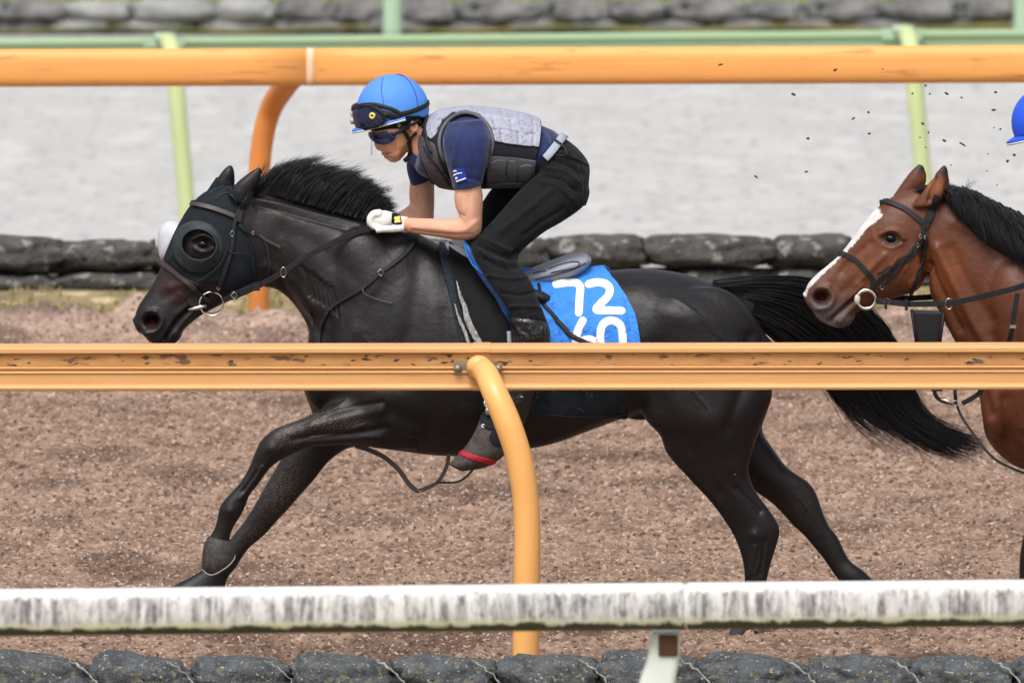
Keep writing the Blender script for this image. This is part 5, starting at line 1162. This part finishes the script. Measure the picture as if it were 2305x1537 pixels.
KV = sculpt(KV, KT, gain=1.7, brushes=[([(1843,668),(1852,668)], 11, -34), ([(1864,650),(1876,670),(1864,690),(1842,694)], 7, 7), ([(1830,660),(1838,650),(1852,648)], 6, 4), ([(1926,670),(1906,688),(1886,706),(1868,724)], 4.5, -13), ([(1930,684),(1906,704),(1892,722)], 6, 4),
     ([(2006,538)], 15, -9), ([(1984,528),(2002,520),(2022,524),(2034,538)], 5, 7), ([(1990,552),(2008,558),(2030,550)], 5, 3), ([(1960,545),(1925,575),(1895,610)], 9, -4), ([(1990,575),(1965,600),(1930,640)], 8, 5), ([(1900,600),(1880,640)], 14, -3), ([(1930,630),(1900,655)], 12, -4),
     ([(2060,560),(2068,610),(2050,645)], 7, 5), ([(2080,560),(2088,620),(2080,660)], 12, -9), ([(2110,560),(2150,640),(2200,740),(2260,830)], 12, 9), ([(2095,600),(2120,660),(2160,740)], 9, -7), ([(2140,560),(2180,640),(2230,720)], 14, -5), ([(2170,800),(2200,860),(2230,930)], 12, -6), ([(2150,500),(2230,540),(2300,590)], 14, 5),
     ([(2262,900),(2270,980),(2300,1040)], 14, -7), ([(2290,880),(2300,960)], 12, 5), ([(2102,400),(2092,450)], 6, -9, 'n'), ([(2230,950),(2240,990)], 10, 4),
     ([(1944,640),(1928,655),(1915,672)], 2.6, 2.5), ([(2020,580),(2000,610),(1990,640)], 2.8, 2.2), ([(2040,600),(2020,640)], 2.8, 2)])
qk = pcoord(KV); CK = np.tile(np.array(srgb(92,53,34)[:3]), (len(KV), 1))
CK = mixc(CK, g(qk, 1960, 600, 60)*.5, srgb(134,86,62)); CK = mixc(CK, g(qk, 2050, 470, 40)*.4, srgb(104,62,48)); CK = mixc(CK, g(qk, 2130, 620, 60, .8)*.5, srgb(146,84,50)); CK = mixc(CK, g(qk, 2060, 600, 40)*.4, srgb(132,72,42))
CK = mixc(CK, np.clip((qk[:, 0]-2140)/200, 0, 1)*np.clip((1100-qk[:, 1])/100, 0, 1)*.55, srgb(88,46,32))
mz = np.clip(1.5-np.linalg.norm((qk-np.array([1846,712]))/np.array([64,48]), axis=1), 0, 1); CK = mixc(CK, mz, srgb(92,82,80)); CK = mixc(CK, g(qk, 1905, 715, 20, 1.4)*.8, srgb(104,92,90))
CK = mixc(CK, np.clip(g(qk, 1848, 669, 15, 1.2)*1.6, 0, 1), srgb(34,26,30)); CK = mixc(CK, g(qk, 1850, 670, 8), srgb(100,34,46)); CK = mixc(CK, np.clip(2.0-np.hypot((qk[:, 0]-2007)/1.35, qk[:, 1]-538)/11, 0, 1)*.85, srgb(38,26,23))
blaze = [(1800,665), (1800,640), (1850,596), (1885,565), (1912,532), (1940,492), (1972,462), (1984,472), (1990,483), (1984,494), (1970,504), (1952,516), (1942,532), (1928,548), (1912,566), (1894,584), (1872,602), (1848,626), (1834,640), (1822,652), (1816,672)]
bz = np.clip((sdf(qk, blaze, False)+np.array([mnoise.noise(Vector((p[0]*.12, p[1]*.12, 0)))*4+mnoise.noise(Vector((p[0]*.5, p[1]*.5, 3)))*2 if 1780 < p[0] < 2010 else 0 for p in qk])-3.0)/2.5+.5, 0, 1); CK = mixc(CK, bz, srgb(216,212,210))
CK = mixc(CK, np.clip((qk[:, 1]-1120)/60, 0, 1), srgb(30,26,27)); tip = np.maximum(g(qk, 2127, 384, 14), g(qk, 2074, 380, 13)); CK = mixc(CK, g(qk, 2108, 420, 22), srgb(136,82,50)); CK = mixc(CK, tip*1.3, srgb(34,26,26)); CK = mixc(CK, np.exp(-(dist_poly(qk, [(2129,386),(2129,412),(2122,440)])/4)**2)*.9, srgb(30,24,24)); CK = mixc(CK, g(qk, 1900, 660, 22, 1.6)*.35, srgb(80,52,40)); CK = mixc(CK, g(qk, 2040, 560, 26)*.3, srgb(76,44,30)); CK = mixc(CK, np.exp(-(dist_poly(qk, [(1822,700),(1850,720),(1880,736)])/5)**2)*.5, srgb(170,160,156))
bay = thing('horse', P(2600, 1415, YB), 'bay horse with a white blaze and plain bridle at the right edge', 'horse')
ob('body', KV, KT, M['coat_bay'], bay, attrs={'Col': CK})
KB = bvh(KV, KT)
eye_at(2007, 538, KB, bay)
bm_ = [[(2110,440,.02),(2116,428,.02),(2130,420,.01),(2146,424,.0)],
       [(2112,436,-.02),(2126,426,-.05),(2142,444,-.08),(2158,482,-.09)], [(2116,438,-.01),(2134,428,-.05),(2150,446,-.09),(2166,490,-.10)], [(2130,424,-.01),(2160,430,-.06),(2186,470,-.10),(2206,535,-.11)], [(2165,424,-.01),(2196,446,-.07),(2222,500,-.12),(2240,566,-.13)],
       [(2205,440,-.01),(2236,470,-.08),(2260,530,-.14),(2290,592,-.15)], [(2260,468,-.01),(2290,500,-.08),(2318,560,-.15),(2350,616,-.16)], [(2330,500,-.01),(2360,530,-.08),(2385,580,-.16),(2410,630,-.17)], [(2400,530,-.01),(2420,560,-.08),(2440,600,-.16),(2455,640,-.17)]]
fl_ = [[(2040,446,.03),(2056,430,.02),(2078,418,.0),(2106,420,-.01)], [(2044,450,.0),(2064,436,-.01),(2084,428,-.02),(2110,430,-.02)]]
V, F = strands(fl_, 350, .0013, 6, jit=4, steps=8); ob('forelock', V, F, M['hair'], bay)
V, F = strands(bm_, 5200, .0017, 21, jit=6, steps=11, lenv=(.7, 1.02), wave=4); ob('mane', V, F, M['hair'], bay)
mc = [(2072,432,2100,452,24,-.01), (2112,424,2130,456,26,-.02), (2160,420,2172,510,46,-.045), (2210,448,2212,550,52,-.05), (2262,474,2262,585,58,-.055), (2330,502,2330,625,66,-.06), (2400,528,2400,640,74,-.06), (2460,545,2460,640,78,-.06)]
V, F = loft([s+(2, 0) for s in mc], k=5, n=24); ob('mane_crest', V, F, M['hair'], bay)
V, F = strands([[(2150,424,-.02),(2160,412,-.02),(2168,406,-.03),(2186,402,-.03)], [(2185,440,-.02),(2190,425,-.02),(2192,415,-.03),(2200,408,-.03)], [(2210,455,-.02),(2225,445,-.03),(2240,455,-.05),(2262,462,-.05)]], 26, .0010, 8, jit=5, steps=9, lenv=(.5, 1)); ob('mane_wisps', V, F, M['hair'], bay)
V, F = strands([[(x+1515, y, d) for x, y, d in gl_] for gl_ in tg], 2500, .0022, 13, jit=9, steps=16, lenv=(.5, 1.0), wave=5); ob('tail', V, F, M['hair'], bay)
# bridle
b2 = thing('bridle', P(2020, 660, YB), 'black leather bridle with steel ring bit on the bay horse with the white blaze', 'bridle')
def s2(name, pts, w_, m='leather', par=None, mirror=True, off=.006, **k):
    one = name in ('browband', 'noseband') and mirror
    V, F = strap(pts, w_, [KB], off, .005, mirror=one, **k); o = ob(name, V, F, M[m], par or b2, smooth=False)
    if mirror and not one: ob(name, flip(V), F, M[m], par or b2, smooth=False)
    return o
s2('browband', [(1980,457),(1994,456),(2012,460),(2036,470),(2058,486),(2076,502)], 12)
s2('noseband', [(1888,573),(1902,573),(1926,586),(1948,608),(1968,632)], 11)
s2('headpiece', [(2110,440),(2102,460),(2096,480),(2086,500),(2080,514)], 18)
s2('cheek_strap', [(2080,508),(2076,530),(2070,552),(2056,572),(2034,590),(2010,608),(1984,626),(1966,640)], 9, 'leather')
s2('cheek_strap', [(2066,540),(2050,568),(2030,582),(2004,602),(1976,616)], 5, 'leather', off=.010)
s2('noseband_strap', [(1966,630),(1964,644),(1966,656),(1972,668)], 10)
s2('throat_strap', [(2084,530),(2080,560),(2074,590),(2066,616),(2058,640),(2050,660)], 9)
s2('bit_strap', [(2036,580),(2024,600),(2010,618),(1994,634),(1978,650)], 7, off=.010)
for x, y, s_ in ((2072,532,5), (2066,552,5), (1985,646,6), (2082,534,4)): ring('buckle', x, y, s_, 1.4, b2, [KB], .014, sx=.8)
yb2 = hit([KB], 1962, 660)[0][1]-.014
V, F = torus(P(1950, 674, yb2), 21*PXM, 4.2*PXM); V2 = V.copy(); V2[:, 1] = 2*YB-V2[:, 1]; bit2 = ob('bit_ring', V, F, M['bright_steel'], b2); ob('bit_ring', V2, F, M['bright_steel'], b2)
V, F = ell(1930, 674, 7, 12, 7, 0, yb2-YB); ob('mouthpiece', V, F, M['pale'], bit2)
rein([(1972,678),(2000,680),(2040,684),(2090,684),(2140,682),(2190,672),(2240,660),(2305,642),(2360,610),(2400,560)], 13, b2, [.09,.11,.13,.155,.19,.22,.25,.27,.27,.25])
for x, y in ((1994,683), (2040,686)):
    V, F = box(P(x, y, YB-.145), .010, .014, .040); ob('keeper', V, F, M['leather'], b2, smooth=False)
ring('rein_ring', 2136, 684, 12, 1.6, b2, [KB], Ydef=YB-.185, sx=.65)
ring('buckle', 1997, 679, 8, 1.5, b2, [KB], Ydef=YB-.135)
# sheepskin-free tube hanging off the rein: black funnel on a pale band
fn = thing('martingale_bib', P(2086, 800, YB-.02), 'black tapered leather bib hanging below the rein in front of the bay chest', 'bib')
V, F = loft([(2050,698,2126,700,7,-.02,4,0), (2056,735,2120,738,7,-.02,4,0), (2064,790,2114,790,6,-.02,4,0), (2096,880,2122,880,5,-.04,4,0)], k=4, n=24, rnd=False); ob('panel', V, F, M['black'], fn)
for xx in ((2052,696,2066,790), (2125,698,2113,790)):
    V, F = tube([P(xx[0],xx[1],YB-.03), P(xx[2],xx[3],YB-.03)], .006, 8); ob('edge', V, F, M['leather'], fn)
# martingale straps under the chin
m2 = thing('martingale', P(2240, 1000, YB), 'thin black martingale straps crossing the chest of the bay horse', 'harness')
rein([(2290,660),(2284,700),(2276,750),(2262,800),(2240,850),(2200,888),(2166,908)], 11, m2, [.27,.27,.26,.22,.15,.10,.09], mirror=False, name='strap')
rein([(2100,860),(2104,884),(2116,900),(2146,908)], 9, m2, [.12,.11,.10,.09], mirror=False, name='strap')
rein([(2150,860),(2150,885),(2152,908)], 8, m2, [.10,.10,.09], mirror=False, name='strap')
rein([(2152,908),(2166,940),(2190,975),(2216,1010),(2250,1040),(2305,1064),(2360,1080)], 6, m2, [.09,.10,.12,.14,.16,.16,.12], mirror=False, name='strap')
V, F = tube([P(2118, 898, YB-.10), P(2134, 903, YB-.10), P(2150, 908, YB-.10)], .006, 8); ob('snap_hook', V, F, M['bright_steel'], m2)
ring('ring', 2150, 908, 6, 1.8, m2, [KB], Ydef=YB-.105)
V, F = box(P(2280, 735, YB-.275), .022, .008, .012); ob('keeper', V, F, M['bright_steel'], m2, smooth=False)
# saddle and rider of the bay: copies of the first pair
sh2 = P(1000+1473, 500+27, YH)-P(1000, 500, YH)
p2 = copy_tree(pr, None, sh2, {M['helmet']: M['helmet2']}); p2['label'] = 'second jockey at the right edge, only a deep blue helmet in view'
s2_ = copy_tree(sa, None, P(1000+1505, 500+15, YH)-P(1000, 500, YH)); s2_['label'] = 'saddle of the bay horse, out of frame to the right under the second jockey'
# flying clods
M['clod'] = mat('clod', srgb(84,70,64), .95, .1, bump=(90,.6,.004))
CL = [(1622,146,9,3,10), (1880,158,8,4,15), (1987,156,3,2,0), (1786,213,9,4,-30), (2083,193,5,3,0), (2054,211,4,3,0), (2093,212,4,3,0), (2131,211,7,4,-30), (2164,220,4,3,0), (2241,208,5,4,0), (1955,253,4,4,60), (1921,267,7,3,35), (1957,301,6,3,10), (1819,312,4,5,80), (2237,248,7,4,10),
      (2252,291,4,3,0), (2237,288,3,2,0), (2077,279,5,4,-30), (2090,299,3,4,0), (2071,310,4,2,0), (2125,317,7,4,-25), (2167,325,12,3,-32), (2084,332,3,2,0), (2283,349,5,4,-20), (2224,347,3,2,0), (2268,363,6,4,40), (1815,387,5,3,20), (2141,372,3,2,0), (2222,385,3,2,40), (2244,417,3,2,0), (1702,398,7,3,-45),
      (1432,1022,7,8,-20), (1228,1103,3,9,-20), (1655,1068,4,3,0), (2200,520,3,2,0)]
rc = random.Random(9)
for i_, (x, y, a, b, an) in enumerate(CL):
    c = P(x, y, YH+(rc.uniform(.55, 1.1) if x < 2300 and y < 900 else -.5)); a *= .72; b *= .72; V, F = ell(0, 0, a, b, (a+b)/2, an, nu=8, nv=6); V = V-V.mean(0)
    V = V*(1+np.array([[mnoise.noise(Vector(tuple(p*300+i_*7)))*.5 for _ in range(1)] for p in V]))
    o = ob('dirt_clod', V+c, F, M['clod'], smooth=False)
    if y < 450:
        tag(o, ORD[sorted(c_[0]*1000+c_[1] for c_ in CL if c_[1] < 450).index(x*1000+y)]+' tiny flying dirt clod from the left, in the air at upper right', 'dirt clod', 'flying clods of dirt')
    elif x == 1432: tag(o, 'square brown clod in the air under the belly of the black horse', 'dirt clod', 'flying clods of dirt')
    elif x == 1228: tag(o, 'thin dark splinter in the air right of the curved orange post', 'dirt clod', 'flying clods of dirt')
    else: tag(o, {1655: 'tiny speck of dirt in the air beside the black hind leg', 2200: 'tiny speck of dirt in the air against the bay mane'}[x], 'dirt clod', 'flying clods of dirt')
